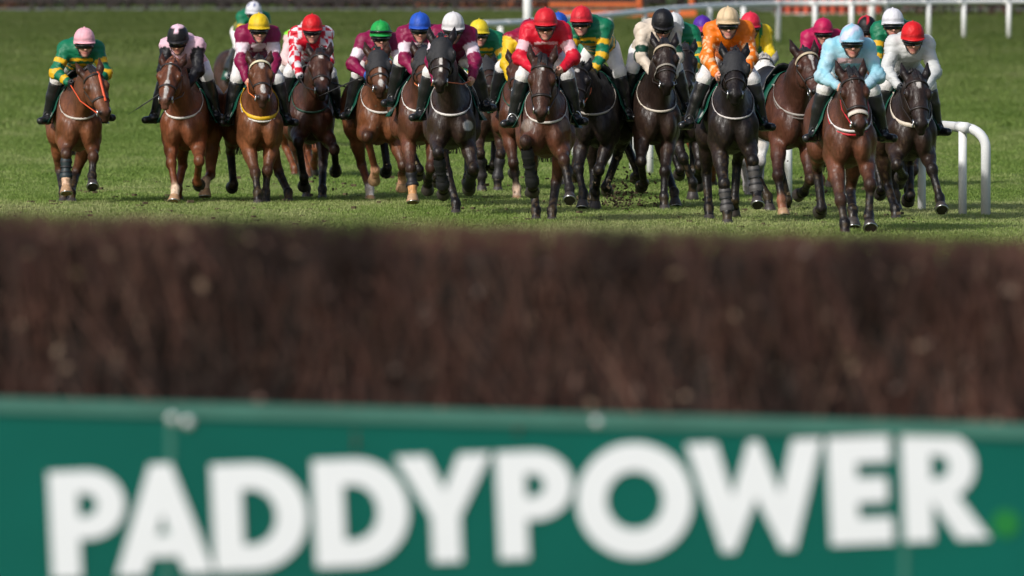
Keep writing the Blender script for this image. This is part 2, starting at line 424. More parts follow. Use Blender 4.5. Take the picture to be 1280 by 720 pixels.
def build_horse(s):
    G, legs, HF, neck = horse_prims(s)
    P0, w, h, n = HF
    far = s['D'] > 96
    V, Q = surface(G, .021 if far else .0152, .055)
    allp = [p for g in G for p in g]
    Wt = tagmix(allp, V, .012)
    coat, pts, muz = (lin(c) for c in COATS[s['coat']])
    tagcol = {'body': coat, 'neck': coat * .82, 'head': coat * s.get('headk', .95), 'muzzle': muz * .6 + coat * .4, 'ear': coat * .35, 'up': coat * np.array((1.25, 1.15, 1.05)), 'up2': (coat * .55 + pts * .4) if s['coat'] not in ('chestnut', 'grey') else coat * .85}
    C = np.zeros((len(V), 3)); j = 0
    for gi, g in enumerate(G):
        key = (None, 'fl', 'fr', 'hl', 'hr')[gi]
        for p in g:
            if p.tag in tagcol: c = tagcol[p.tag]
            elif p.tag == 'knee': c = pts * .7 + coat * .3 * .7
            elif p.tag == 'low': c = lin(s['cannon'][key]) if key in s.get('cannon', {}) else pts
            else: c = lin(s['sock'][key]) if key in s.get('sock', {}) else pts
            C += Wt[:, j:j + 1] * c; j += 1
    # darker upper legs towards the knee, paler flanks: coat pattern of a bay
    rel = V - P0; hw, hl, hn = rel @ w, rel @ h, rel @ n
    onhead = (hl > -.02) & (hl < .66) & (np.abs(hw) < .2) & (hn > -.22) & (hn < .15)
    def blend(mask, c):
        nonlocal C
        C = C * (1 - mask[:, None]) + c * mask[:, None]
    sstep = lambda x, a, b: np.clip((x - a) / (b - a), 0, 1)
    white = np.array((.62, .58, .54))
    wig = wob(V, 40, len(s['n']) + ord(s['n'][0]), 5)
    front = onhead * sstep(hn, -.01, .02)
    for (l0, hwid, hlen) in s.get('marks', []):
        r = ((hw - .004) / hwid) ** 2 + ((hl - l0) / hlen) ** 2
        blend(front * sstep(-(r + wig * .35), -1.1, -.8), white)
    dark = lin('#120d0c')
    for sg in (-1, 1):
        e = np.sqrt(((hw - sg * .052) / 1.0) ** 2 + ((hl - .555) / 1.2) ** 2 + ((hn - .012) / 1.0) ** 2)
        blend(onhead * sstep(-e, -.030, -.020), dark * .6)
    blend(onhead * sstep(hl, .55, .60) * .7, muz)
    for (pu, pz, px, r, c) in s.get('patch', []):
        e = np.sqrt(((V[:, 0] - px) / r) ** 2 + ((V[:, 2] - pz) / r) ** 2) + wig * .2
        blend(sstep(V[:, 1], .4, .5) * sstep(-e, -1.1, -.85), lin(c))
    # bays are darker along the top line, warmer below
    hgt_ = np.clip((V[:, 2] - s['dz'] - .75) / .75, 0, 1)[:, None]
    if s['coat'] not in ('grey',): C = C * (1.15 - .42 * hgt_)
    # dapple / sweat
    C = C * (1 + .30 * wob(V, 7, 3 + ord(s['n']))[:, None]) * (1 + .22 * wob(V, 18, 40 + ord(s['n']))[:, None]) * (1 + .10 * wig[:, None])
    mud = np.clip((.42 - V[:, 2]) / .42, 0, 1) * (wob(V, 34, 77 + ord(s['n']), 6) > .12) * .5 + (wob(V, 55, 99 + ord(s['n']), 5) > .42) * .35 * np.clip((1.1 - V[:, 2]) / .6, 0, 1)
    blend(np.clip(mud, 0, .6), lin('#5b4a30'))
    C = np.clip(C, .004, 1)
    root = empty('racehorse', (s['X'], s['D'], gz(s['D'])), math.radians(s['yaw']))
    tag(root, s['label'], 'horse', 'racehorses galloping towards the brush fence')
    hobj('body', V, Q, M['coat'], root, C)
    # eyes
    for sg in (-1, 1):
        c = P0 + w * sg * .119 + h * .198 + n * .012
        m = bmesh.new(); bmesh.ops.create_uvsphere(m, u_segments=10, v_segments=7, radius=.024)
        bmesh.ops.translate(m, verts=m.verts, vec=(c[0], -c[1], c[2])); me = bpy.data.meshes.new('eye'); m.to_mesh(me); m.free()
        me.polygons.foreach_set('use_smooth', [True] * len(me.polygons)); link('eye', me, M['eye'], root)
    # hooves and shoes
    for key, L in legs.items():
        hv, hq, sp = hoof_mesh(L['co'], L['pd'])
        pale = key in s.get('sock', {}) and s['sock'][key] > '#8'
        ho = hobj('hoof', hv, hq, M['hoofp' if pale else 'hoof'], root)
        if not far:
            sv, sq = tubeVQ(sp, .007, 5); hobj('horseshoe', sv, sq, M['steel'], ho)
    # leg boots
    for key, (bc, strapped) in s.get('boots', {}).items():
        L = legs[key]; a = L['kn'] + (L['ft'] - L['kn']) * .16; b = L['kn'] + (L['ft'] - L['kn']) * 1.0
        back = np.array((0, -.012, 0)); pp = []; rr = []
        for i in range(13):
            t = i / 12; pp.append(a + (b - a) * t + back); rr.append(.057 + .006 * math.sin(t * 9) + (.008 if t > .8 else 0))
        tv, tq = tubeVQ(pp, rr, 12); bo = hobj('leg_boot', tv, tq, strapmat(bc), root)
        if strapped:
            for t in (.2, .45, .7):
                q0 = a + (b - a) * (t - .03) + back; q1 = a + (b - a) * (t + .03) + back
                tv, tq = tubeVQ([q0, q1], [.066, .066], 12); hobj('strap', tv, tq, M['black'], bo)
    # mane: plaits along the crest, forelock between the ears
    mm = []; r = random.Random(ord(s['n'][0]))
    nb, nm, pe = neck
    def crest(t):
        q = (nb * (1 - t) ** 2 + 2 * nm * t * (1 - t) + pe * t * t); rad = .255 * (1 - t) + .115 * t
        return q + np.array((0, -.25, .97)) * rad * .98
    for i in range(22):
        t = i / 21; c0 = crest(t); sd = r.uniform(-.03, .03)
        pl = [c0 + np.array((sd * .2, 0, -.02)), c0 + np.array((sd, .01, .025)), c0 + np.array((sd + r.choice((-1, 1)) * .04, .01, -.01)), c0 + np.array((sd + (.06 if sd > 0 else -.06), 0, -.07))]
        mm.append(tubeVQ(pl, [.020, .024, .017, .006], 6))
    for i in range(9):
        x0 = r.uniform(-.035, .035)
        pl = [P0 + w * x0 - h * .02 - n * .05, P0 + w * x0 * .9 - h * r.uniform(.03, .06) + n * .02, P0 + w * x0 * 1.2 + h * .05 + n * .075, P0 + w * x0 * 1.5 + h * r.uniform(.09, .15) + n * .085]
        mm.append(tubeVQ(pl, [.018, .020, .014, .004], 5))
    mv, mq = merge(mm); mo = hobj('mane', mv, mq, M['hair'] if s['coat'] not in ('chestnut', 'grey') else strapmat('#6e3d24' if s['coat'] == 'chestnut' else '#a9a39c'), root)
    # tail
    dzv = s['dz']; tt = []
    for i in range(16):
        a = r.uniform(0, 6.28); q = r.uniform(0, .04)
        pl = [(.02 * math.cos(a), -.88, 1.36 + dzv), (q * math.cos(a), -1.06, 1.34 + dzv), (q * 1.6 * math.cos(a) + r.uniform(-.05, .05), -1.30, 1.12 + dzv + q), (q * 2 * math.cos(a) + r.uniform(-.09, .09), -1.46 + r.uniform(-.1, .1), .72 + dzv)]
        tt.append(tubeVQ([np.array(p) for p in pl], [.025, .03, .025, .004], 5))
    tv, tq = merge(tt); hobj('tail', tv, tq, M['hair'] if s['coat'] != 'chestnut' else strapmat('#6e3d24'), root)
    # ---- tack
    hd = [p for p in G[0] if p.tag in ('head', 'muzzle')]
    def ring(l, lo=0, hi=360, nn=28, half=.012, lift=.004, tilt=0.0, c0=-.05):
        A = np.radians(np.linspace(lo, hi, nn, endpoint=(hi - lo) < 359)); D = np.cos(A)[:, None] * n + np.sin(A)[:, None] * w + tilt * h * np.cos(A)[:, None]
        O = np.repeat((P0 + h * l + n * c0)[None], nn, 0); X = march(hd, O, D, .3)
        Dn = D / np.linalg.norm(D, axis=1, keepdims=True)
        return ribbon(X + Dn * lift, Dn, np.repeat((h * half)[None], nn, 0), .005, (hi - lo) >= 359)
    bm_ = strapmat(s['bridle']) if s.get('bridle') else M['leather']
    parts = [ring(.385, half=.013), ring(.10, -100, 100, 20, .011)]
    for sg in (-1, 1):
        ls = np.linspace(.06, .50, 10); O = P0 + h * ls[:, None] + n * (-.055); D = np.repeat((w * sg + n * .15)[None], 10, 0); X = march(hd, O, D, .3)
        Dn = D / np.linalg.norm(D, axis=1, keepdims=True)
        parts.append(ribbon(X + Dn * .004, Dn, np.repeat((n * .010)[None], 10, 0), .005))
    bv, bq = merge(parts); br = hobj('bridle', bv, bq, bm_, root)
    if s.get('browband'):
        v_, q_ = ring(.095, -95, 95, 20, .014, .010); hobj('browband', v_, q_, strapmat(s['browband']), br)
    if s.get('noseband'):
        v_, q_ = ring(s.get('nbl', .385), 0, 360, 28, s.get('nbw', .024), .010); hobj('noseband', v_, q_, strapmat(s['noseband']), br)
    if s.get('facestrap'):
        ls = np.linspace(.06, .44, 10); O = P0 + h * ls[:, None] + n * (-.04); xs = .03 + .0 * ls; D = np.repeat((n + w * .35)[None], 10, 0); X = march(hd, O, D, .3)
        Dn = D / np.linalg.norm(D, axis=1, keepdims=True); v_, q_ = ribbon(X + Dn * .006, Dn, np.repeat((w * .012)[None], 10, 0), .006); hobj('face_strap', v_, q_, strapmat(s['facestrap']), br)
    bits = []
    for sg in (-1, 1):
        bc = march(hd, (P0 + h * .50 - n * .05)[None], (w * sg)[None], .3)[0] + w * sg * .012; bits.append(bc)
        ts = [bc + (h * math.cos(a) + n * math.sin(a)) * .034 for a in np.linspace(0, 2 * math.pi, 13)]
        v_, q_ = tubeVQ(ts, .007, 5); hobj('bit_ring', v_, q_, M['steel'], br)
    # hood with eye cups
    if s.get('hood'):
        HP = [Prim('e', p.a, None, p.ra + .010, None, 1, p.k, '', p.R) if p.kind == 'e' else CP(p.a, p.b, p.ra + .010, p.rb + .010, p.sx, p.k) for p in G[0] if p.tag == 'head']
        for sg in (-1, 1): HP.append(EL(P0 + w * sg * .118 + h * .205 + n * (-.005), (.030, .062, .052), .012, '', np.stack([w, h, n], 1)))
        HV, HQ = surface([HP], .014)
        keep = ((HV - P0) @ h)[HQ].max(1) < .30; HQ = HQ[keep]
        used = np.unique(HQ); mp = np.full(len(HV), -1); mp[used] = np.arange(len(used)); HV = HV[used]; HQ = mp[HQ]
        ho = hobj('hood', HV, HQ, M['hood'], root)
        for sg in (-1, 1):
            c = P0 + w * sg * .128 + h * .205 + n * .040
            m = bmesh.new(); bmesh.ops.create_uvsphere(m, u_segments=10, v_segments=7, radius=.03); bmesh.ops.scale(m, verts=m.verts, vec=(.7, .6, 1.15))
            bmesh.ops.translate(m, verts=m.verts, vec=(c[0], -c[1], c[2])); me = bpy.data.meshes.new('eye_cup'); m.to_mesh(me); m.free()
            me.polygons.foreach_set('use_smooth', [True] * len(me.polygons)); link('eye_cup', me, strapmat(s['hood']), ho)
        if s.get('hooddot'):
            for sg in (-1, 1):
                q0 = march(hd, (P0 + h * .03 - n * .05)[None], (n + w * sg * .35 - h * .2)[None], .3, .012)[0]
                m = bmesh.new(); bmesh.ops.create_icosphere(m, subdivisions=1, radius=.014); bmesh.ops.translate(m, verts=m.verts, vec=(q0[0], -q0[1], q0[2]))
                me = bpy.data.meshes.new('hood_badge'); m.to_mesh(me); m.free(); link('hood_badge', me, strapmat('#b01020'), ho)
    tr = [p for g in G for p in g if p.tag in ('body', 'neck')]
    # breastgirth: U round the base of the neck
    if s.get('girth'):
        A = np.radians(np.linspace(-80, 80, 33)); O = []; D = []
        for a in A:
            O.append((0, .30, s['dz'] + 1.14 + min(.80 * (1 - math.cos(a)), .30))); D.append((math.sin(a), math.cos(a), 0))
        O = np.array(O); D = np.array(D); X = march(tr, O, D, .8); X[1:-1] = (X[:-2] + X[1:-1] * 2 + X[2:]) / 4
        hw_ = s.get('girthw', .011)
        v_, q_ = ribbon(X + D * .008, D, np.repeat(np.array((0, 0, hw_))[None], len(A), 0), .007); gb = hobj('breast_girth', v_, q_, strapmat(s['girth']), root)
        if s.get('girth2'):
            v_, q_ = ribbon(X + D * .010 + np.array((0, 0, -.034)), D, np.repeat(np.array((0, 0, .008))[None], len(A), 0), .006); hobj('girth_strap', v_, q_, strapmat(s['girth2']), gb)
    # number cloth and saddle draped over the back
    def drape(u0, u1, a0, a1, lift, nu, na, th, cz=1.18):
        us = np.linspace(u0, u1, nu); As = np.radians(np.linspace(a0, a1, na)); O = []; D = []
        for u in us:
            for a in As: O.append((0, u, cz + s['dz'])); D.append((math.sin(a), 0, math.cos(a)))
        O = np.array(O); D = np.array(D); X = march(tr, O, D, .6) + D * lift; Y = X + D * th; V_ = np.concatenate([X, Y]); N_ = nu * na; Q_ = []
        for i in range(nu - 1):
            for j_ in range(na - 1):
                a, b, c, d = i * na + j_, i * na + j_ + 1, (i + 1) * na + j_ + 1, (i + 1) * na + j_
                Q_ += [(a, b, c, d), (N_ + d, N_ + c, N_ + b, N_ + a)]
        for i in range(nu - 1):
            for j_ in (0, na - 1): a, d = i * na + j_, (i + 1) * na + j_; Q_.append((a, d, N_ + d, N_ + a))
        for j_ in range(na - 1):
            for i in (0, nu - 1): a, b = i * na + j_, i * na + j_ + 1; Q_.append((a, b, N_ + b, N_ + a))
        return V_, np.array(Q_), N_
    nu, na = 9, 41
    cv, cq, N_ = drape(-.28, .36, -112, 112, .012, nu, na, .006)
    cc = np.repeat(lin('#0d4a3a')[None], len(cv), 0)
    ang = np.degrees(np.arctan2(cv[:, 0], cv[:, 2] - 1.18 - s['dz']))
    uu = cv[:, 1]
    letter = (np.abs(np.abs(ang) - 92) < 7) & (np.mod(uu * 22 + (ang > 0), 1) < .62) & (uu > -.2) & (uu < .26)
    cc[letter] = lin('#d9dcd6')
    fl_ = np.clip((np.abs(ang) - 70) / 42, 0, 1) ** 1.5; cv[:, 0] += np.sign(cv[:, 0]) * fl_ * (.05 + .05 * np.clip((uu + .28) / .6, 0, 1)) * (1 + .4 * np.sin(uu * 17))
    cl = hobj('number_cloth', cv, cq, M['silk'], root, cc)
    sv, sq, _ = drape(-.22, .26, -80, 80, .030, 9, 21, .022); sv[:, 2] += np.clip(np.abs(sv[:, 1] - .02) - .12, 0, .2) * .5 * (np.abs(sv[:, 0]) < .2)
    hobj('saddle', sv, sq, M['saddle'], root)
    if 'helm' not in s:
        # loose horse: stirrup leathers run up, flap standing clear
        v_, q_ = ring(.60, 0, 360, 24, .01); 
    return root, bits, tr, legs, HF

# ------------------------------------------------------------------ ground, grass
def ground_mat():
    m = bpy.data.materials.new('turf'); m.use_nodes = True; n = m.node_tree.nodes; l = m.node_tree.links; b = n['Principled BSDF']
    b.inputs['Roughness'].default_value = 0.9; b.inputs['Specular IOR Level'].default_value = 0.2
    tc = n.new('ShaderNodeTexCoord'); t = n.new('ShaderNodeTexNoise'); t.inputs['Scale'].default_value = 0.35; t.inputs['Detail'].default_value = 8
    l.new(tc.outputs['Object'], t.inputs['Vector']); r = n.new('ShaderNodeValToRGB')
    r.color_ramp.elements[0].position = .32; r.color_ramp.elements[0].color = (.060, .095, .020, 1); r.color_ramp.elements[1].position = .7; r.color_ramp.elements[1].color = (.115, .155, .040, 1)
    l.new(t.outputs['Fac'], r.inputs['Fac']); l.new(r.outputs['Color'], b.inputs['Base Color'])
    return m
def blade_mat():
    m = bpy.data.materials.new('grass_blades'); m.use_nodes = True; n = m.node_tree.nodes; l = m.node_tree.links; b = n['Principled BSDF']
    b.inputs['Roughness'].default_value = 0.55; b.inputs['Specular IOR Level'].default_value = 0.25
    g = n.new('ShaderNodeNewGeometry'); oi = n.new('ShaderNodeObjectInfo')
    mp = n.new('ShaderNodeMapping'); mp.inputs['Scale'].default_value = (.42, .10, .2); l.new(g.outputs['Position'], mp.inputs['Vector'])
    t = n.new('ShaderNodeTexNoise'); t.inputs['Scale'].default_value = 1.0; t.inputs['Detail'].default_value = 6; t.inputs['Roughness'].default_value = .6; l.new(mp.outputs['Vector'], t.inputs['Vector'])
    ad = n.new('ShaderNodeMath'); ad.operation = 'MULTIPLY_ADD'; ad.inputs[1].default_value = .30; l.new(oi.outputs['Random'], ad.inputs[0]); l.new(t.outputs['Fac'], ad.inputs[2])
    r = n.new('ShaderNodeValToRGB'); e = r.color_ramp.elements; e[0].position = .36; e[0].color = (.112, .195, .028, 1); e[1].position = 1.02; e[1].color = (.42, .44, .19, 1)
    x = e.new(.64); x.color = (.215, .312, .066, 1)
    # paler grass colour in a strip along the take-off side of the fence
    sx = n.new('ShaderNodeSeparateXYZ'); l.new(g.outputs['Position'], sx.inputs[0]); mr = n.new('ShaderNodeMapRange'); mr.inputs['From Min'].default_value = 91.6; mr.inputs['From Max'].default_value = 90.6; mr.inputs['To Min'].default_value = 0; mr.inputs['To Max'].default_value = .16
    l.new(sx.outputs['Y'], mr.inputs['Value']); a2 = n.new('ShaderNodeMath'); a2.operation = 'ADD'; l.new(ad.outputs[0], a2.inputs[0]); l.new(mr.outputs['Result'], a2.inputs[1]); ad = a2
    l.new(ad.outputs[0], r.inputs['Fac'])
    # grass colour turns darker and more olive towards the back of the course
    m2 = n.new('ShaderNodeMapRange'); m2.inputs['From Min'].default_value = 100; m2.inputs['From Max'].default_value = 240; m2.inputs['To Max'].default_value = .75; l.new(sx.outputs['Y'], m2.inputs['Value'])
    mc = n.new('ShaderNodeMix'); mc.data_type = 'RGBA'; mc.inputs['B'].default_value = (.078, .098, .026, 1); l.new(m2.outputs['Result'], mc.inputs['Factor']); l.new(r.outputs['Color'], mc.inputs['A']); RC = mc.outputs['Result']
    l.new(RC, b.inputs['Base Color'])
    tr = n.new('ShaderNodeBsdfTranslucent'); l.new(RC, tr.inputs['Color']); mx = n.new('ShaderNodeMixShader'); mx.inputs[0].default_value = .32
    l.new(b.outputs[0], mx.inputs[1]); l.new(tr.outputs[0], mx.inputs[2]); l.new(mx.outputs[0], n['Material Output'].inputs['Surface'])
    return m
TURF = ground_mat(); BLADE = blade_mat()
xs = np.concatenate([np.linspace(-900, -60, 12), np.linspace(-50, 50, 41), np.linspace(60, 900, 12)])
ys = np.concatenate([np.linspace(-200, 10, 6), np.linspace(15, 320, 123), np.linspace(340, 2000, 14)])
def gxy(x, y):
    w_ = max(0.0, 1 - abs(y - 27) / 30.0)
    return gz(y) - .0257 * max(-30, min(30, x)) * w_ * (1 if abs(x) < 30 else 1)
VV = np.array([(x, y, gxy(x, y)) for y in ys for x in xs]); nx = len(xs)
QQ = np.array([(j * nx + i, j * nx + i + 1, (j + 1) * nx + i + 1, (j + 1) * nx + i) for j in range(len(ys) - 1) for i in range(nx - 1)])
ground = link('ground', mesh_np('ground', VV, QQ), TURF); tag(ground, 'green turf of the racecourse rising gently at the back', 'ground', kind='structure')

def tuft(seed, nb, hgt, spread):
    r = random.Random(seed); m = MB()
    for i in range(nb):
        a = r.uniform(0, 6.28); q = spread * math.sqrt(r.random()); x, y = q * math.cos(a), q * math.sin(a); h = hgt * r.uniform(.5, 1.0); la = r.uniform(0, 6.28); ln = h * r.uniform(.15, .8); w_ = .0035 * r.uniform(.8, 1.5)
        dx, dy = math.cos(la), math.sin(la); px, py = -dy * w_, dx * w_
        p0 = (x - px, y - py, -.01); p1 = (x + px, y + py, -.01); p2 = (x + dx * ln * .4 + px * .8, y + dy * ln * .4 + py * .8, h * .65); p3 = (x + dx * ln * .4 - px * .8, y + dy * ln * .4 - py * .8, h * .65); p4 = (x + dx * ln, y + dy * ln, h)
        m.poly([p0, p1, p2, p3]); m.poly([p3, p2, p4])
    me = m.mesh('tuft'); me.materials.append(BLADE); return bpy.data.objects.new('tuft', me)
TUFTS = [tuft(i, 34, .052, .085) for i in range(4)]
def scatter(name, P, S, label):
    me = bpy.data.meshes.new(name); me.vertices.add(len(P)); me.vertices.foreach_set('co', np.asarray(P, np.float32).ravel())
    for nm, dat in (('rz', nr.uniform(0, 6.28, len(P))), ('sc', S), ('pk', nr.randint(0, len(TUFTS), len(P)))):
        a = me.attributes.new(nm, 'INT' if nm == 'pk' else 'FLOAT', 'POINT'); a.data.foreach_set('value', np.asarray(dat, np.int32 if nm == 'pk' else np.float32))
    o = link(name, me, BLADE); g = bpy.data.node_groups.new(name, 'GeometryNodeTree')
    g.interface.new_socket('Geometry', in_out='INPUT', socket_type='NodeSocketGeometry'); g.interface.new_socket('Geometry', in_out='OUTPUT', socket_type='NodeSocketGeometry')
    N = g.nodes; gi = N.new('NodeGroupInput'); go = N.new('NodeGroupOutput'); ip = N.new('GeometryNodeInstanceOnPoints'); gg = N.new('GeometryNodeGeometryToInstance')
    for t in reversed(TUFTS):
        oi = N.new('GeometryNodeObjectInfo'); oi.inputs['Object'].default_value = t; oi.inputs['As Instance'].default_value = True; g.links.new(oi.outputs['Geometry'], gg.inputs[0])
    def attr(nm, ty):
        a = N.new('GeometryNodeInputNamedAttribute'); a.data_type = ty; a.inputs['Name'].default_value = nm; return [q for q in a.outputs if q.enabled and q.name == 'Attribute'][0]
    cx = N.new('ShaderNodeCombineXYZ'); g.links.new(attr('rz', 'FLOAT'), cx.inputs[2])
    g.links.new(gi.outputs[0], ip.inputs['Points']); g.links.new(gg.outputs[0], ip.inputs['Instance']); ip.inputs['Pick Instance'].default_value = True
    g.links.new(attr('pk', 'INT'), ip.inputs['Instance Index']); g.links.new(cx.outputs[0], ip.inputs['Rotation']); g.links.new(attr('sc', 'FLOAT'), ip.inputs['Scale'])
    g.links.new(ip.outputs[0], go.inputs[0]); md = o.modifiers.new('scatter', 'NODES'); md.node_group = g
    tag(o, label, 'grass', kind='stuff'); return o
PP = []; SS = []
for (y0, y1, dens, s0, s1) in ((72, 84, 110, .8, 1.25), (84, 100, 75, .8, 1.25), (100, 135, 32, .9, 1.5), (135, 200, 12, 1.2, 2.2), (200, 300, 5, 1.6, 3.0)):
    ym = (y0 + y1) / 2; hwid = .068 * y1 + 3.5; cnt = int((y1 - y0) * 2 * hwid * dens)
    x = nr.uniform(-hwid, hwid, cnt); y = nr.uniform(y0, y1, cnt); z = np.interp(y, [p[0] for p in _zp], [p[1] for p in _zp])
    PP.append(np.stack([x, y, z], 1)); SS.append(nr.uniform(s0, s1, cnt))
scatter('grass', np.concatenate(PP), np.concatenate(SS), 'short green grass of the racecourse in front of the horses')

# ------------------------------------------------------------------ running rails
def rail(pts, rad, height, label, posts, endcurve=False):
    root = empty('running_rail', (pts[0][0], pts[0][1], gz(pts[0][1]))); o = Vector(root.location); tag(root, label, 'rail')
    P = [Vector((x, y, gz(y) + height)) - o for x, y in pts]
    # Catmull-Rom for a smooth bend
    C = []
    for i in range(len(P) - 1):
        a, b, c, d = P[max(i - 1, 0)], P[i], P[i + 1], P[min(i + 2, len(P) - 1)]
        for k in range(8):
            t = k / 8; C.append(.5 * ((2 * b) + (c - a) * t + (2 * a - 5 * b + 4 * c - d) * t * t + (3 * b - a - 3 * c + d) * t ** 3))
    C.append(P[-1])
    if endcurve:
        d = Vector((1, -.35, 0)).normalized(); e = []
        for k in range(1, 8):
            w_ = k / 7 * math.pi / 2; e.append(C[0] + d * .24 * math.sin(w_) + Vector((0, 0, -.20 * (1 - math.cos(w_)))))
        e.append(e[-1] + Vector((0, 0, -(height - .20) - .05))); C = list(reversed(e)) + C
    m = MB(); m.tube(C, rad, 12); m.build('top_rail', M['plastic'], root, True)
    for (x, y) in posts:
        m = MB(); z = gz(y); q = Vector((x, y, z)) - o
        m.tube([q + Vector((0, 0, -.05)), q + Vector((0, 0, height * .5)), q + Vector((0, 0, height - rad * .6))], rad * .86, 10); m.build('post', M['plastic'], root, True)
        m = MB(); k_ = min(range(len(C)), key=lambda i: (C[i] - (q + Vector((0, 0, height)))).length); d_ = (C[min(k_ + 1, len(C) - 1)] - C[max(k_ - 1, 0)]).normalized(); m.tube([C[k_] - d_ * .09, C[k_] + d_ * .09], rad * 1.12, 12); m.build('bracket', M['plastic'], root, True)
    return root
NR = [(4.50, 85.2), (4.27, 87.0), (3.55, 89.8), (2.95, 92.6), (2.3, 98.6), (1.71, 105.7), (1.29, 111), (.5, 120), (-.12, 127), (-.36, 130)]
def onrail(pts, y):
    return float(np.interp(y, [p[1] for p in pts], [p[0] for p in pts]))
rail(NR, .050, .90, 'near white running rail ending in a bend beside the rightmost horse', [(onrail(NR, y), y) for y in (85.2, 87.3, 89.8, 92.4, 94.6, 98.5, 102, 105.7, 108, 111, 116, 121, 126)][0:], True)
BR = [(-.62, 186), (.4, 189), (2.29, 200), (4.6, 213), (6.77, 218), (9.3, 219), (11.6, 221), (15.5, 223), (22, 226), (30, 228)]
bx_ = [-.25, .55, 1.4, 2.29, 3.2, 4.05, 4.95, 5.85, 6.8, 7.75, 8.7, 9.65, 10.75, 11.7, 12.9, 14.1, 15.3, 16.6, 18]
def onback(x): return float(np.interp(x, [p[0] for p in BR], [p[1] for p in BR]))
rail(BR, .068, .98, 'far white running rail crossing behind the horses to the right', [(x, onback(x)) for x in bx_])
m = MB(); m.tube([(0, 0, -.1), (0, 0, 1.2), (0, 0, 2.6)], .10, 12)
mp_ = m.build('marker_post', M['plastic'], None, True); mp_.location = (.36, 198, gz(198)); tag(mp_, 'tall white marker post behind the far rail above the red cap', 'post')

# ------------------------------------------------------------------ background behind the course
WOOD = mat('dark_fence_wood', (.030, .024, .022), .8, noise=(4, .4)); ORANGE = mat('orange_board', (.62, .13, .030), .5, noise=(2, .15)); REDP = mat('red_orange_board', (.50, .075, .035), .55, noise=(2, .2))
ROADM = mat('far_track', (.17, .17, .18), .85, noise=(1, .2))
YB = 300.0
tr_ = MB(); tr_.poly([(-60, YB + 1.5, gz(YB + 1.5) + .03), (60, YB + 1.5, gz(YB + 1.5) + .03), (60, YB + 9, gz(YB + 9) + .03), (-60, YB + 9, gz(YB + 9) + .03)])
t_ = tr_.build('service_track', ROADM); tag(t_, 'grey service track at the back of the course', 'track', kind='structure')
fr_ = empty('rail_fence', (-19.6, YB, gz(YB))); tag(fr_, 'dark post and rail fence along the back of the course', 'fence')
for i in range(19):
    m = MB(); x = i * 1.35 + rnd.uniform(-.1, .1); m.box((x, 0, .75), (.14, .12, 1.6)); m.build('post', WOOD, fr_)
for z in (.42, .80, 1.2):
    m = MB(); m.box((12.2, -.08, z), (25.2, .05, .11)); m.build('plank', WOOD, fr_)
# bare hedge with clinging brown leaves
def hedge(name, x0, x1, y0, y1, hgt, nleaf, ntwig, cols, label, seed, cat='hedge', big=1.0):
    r = np.random.RandomState(seed); zb = gz(y0)
    n_ = nleaf; cl = r.uniform(0, 1, (max(8, int((x1 - x0) * 1.3)), 3)); ci = r.randint(0, len(cl), n_)
    P = np.stack([x0 + (x1 - x0) * cl[ci, 0], y0 + (y1 - y0) * cl[ci, 1], zb + .2 + (hgt - .2) * cl[ci, 2]], 1) + r.normal(size=(n_, 3)) * np.array((.55, .5, .4)) * (1 + (big - 1) * .3)
    P[:, 2] = np.maximum(P[:, 2], zb + .05); sz = r.uniform(.04, .11, n_) * big
    a = r.normal(size=(n_, 3)); a /= np.linalg.norm(a, axis=1, keepdims=True); b = np.cross(a, r.normal(size=(n_, 3))); b /= np.linalg.norm(b, axis=1, keepdims=True)
    V = np.concatenate([P - a * sz[:, None], P + b * sz[:, None] * .6, P + a * sz[:, None], P - b * sz[:, None] * .6]); i = np.arange(n_); Q = np.stack([i, i + n_, i + 2 * n_, i + 3 * n_], 1)
    C = np.array([lin(c) for c in cols])[r.randint(0, len(cols), n_)] * r.uniform(.6, 1.3, (n_, 1)); C = np.tile(C, (4, 1))
    m = MB()
    for k in range(ntwig):
        x = r.uniform(x0, x1); y = r.uniform(y0, y1); q = Vector((x, y, zb - .1)); h = hgt * r.uniform(.6, 1.1)
        pts = [q, q + Vector((r.uniform(-.2, .2), r.uniform(-.2, .2), h * .5)), q + Vector((r.uniform(-.5, .5), r.uniform(-.3, .3), h))]; m.tube([tuple(p) for p in pts], [.05 * r.uniform(.4, 1.2) * (1 + (big - 1) * .5), .03 * (1 + (big - 1) * .5), .01], 4, cap=False)
    tv = np.array(m.v); tq = np.array(m.f); V, Q = merge([(V, Q), (tv, tq)]); C = np.concatenate([C, np.repeat(lin('#2b211f')[None], len(tv), 0)])
    o = link(name, mesh_np(name, V, Q, C, False), HEDGE); tag(o, label, cat, kind='stuff'); return o
HEDGE = mat('hedge_leaves', rough=.8, attr=True)
hedge('hedge', -24, 24, YB + 9.5, YB + 13, 4.2, 26000, 420, ['#6a4a3c', '#7a5040', '#463830', '#a06042', '#544a42'], 'bare winter hedge with brown leaves along the back', 4)
hedge('shrub_row', -8.5, 1.6, YB + 8.6, YB + 9.8, 2.6, 5200, 60, ['#a85c38', '#b46a44', '#824a34', '#8f6046'], 'reddish brown beech shrubs behind the dark fence', 6)
# bare woodland behind the hedge, one dark mass of trunks, twigs and last leaves
hedge('far_wood', -75, 75, YB + 20, YB + 32, 9.0, 30000, 900, ['#2b2622', '#332a25', '#24231d', '#3d3029', '#1f1f1b'], 'dark mass of bare woodland behind the hedge', 12, 'wood', 5.0)
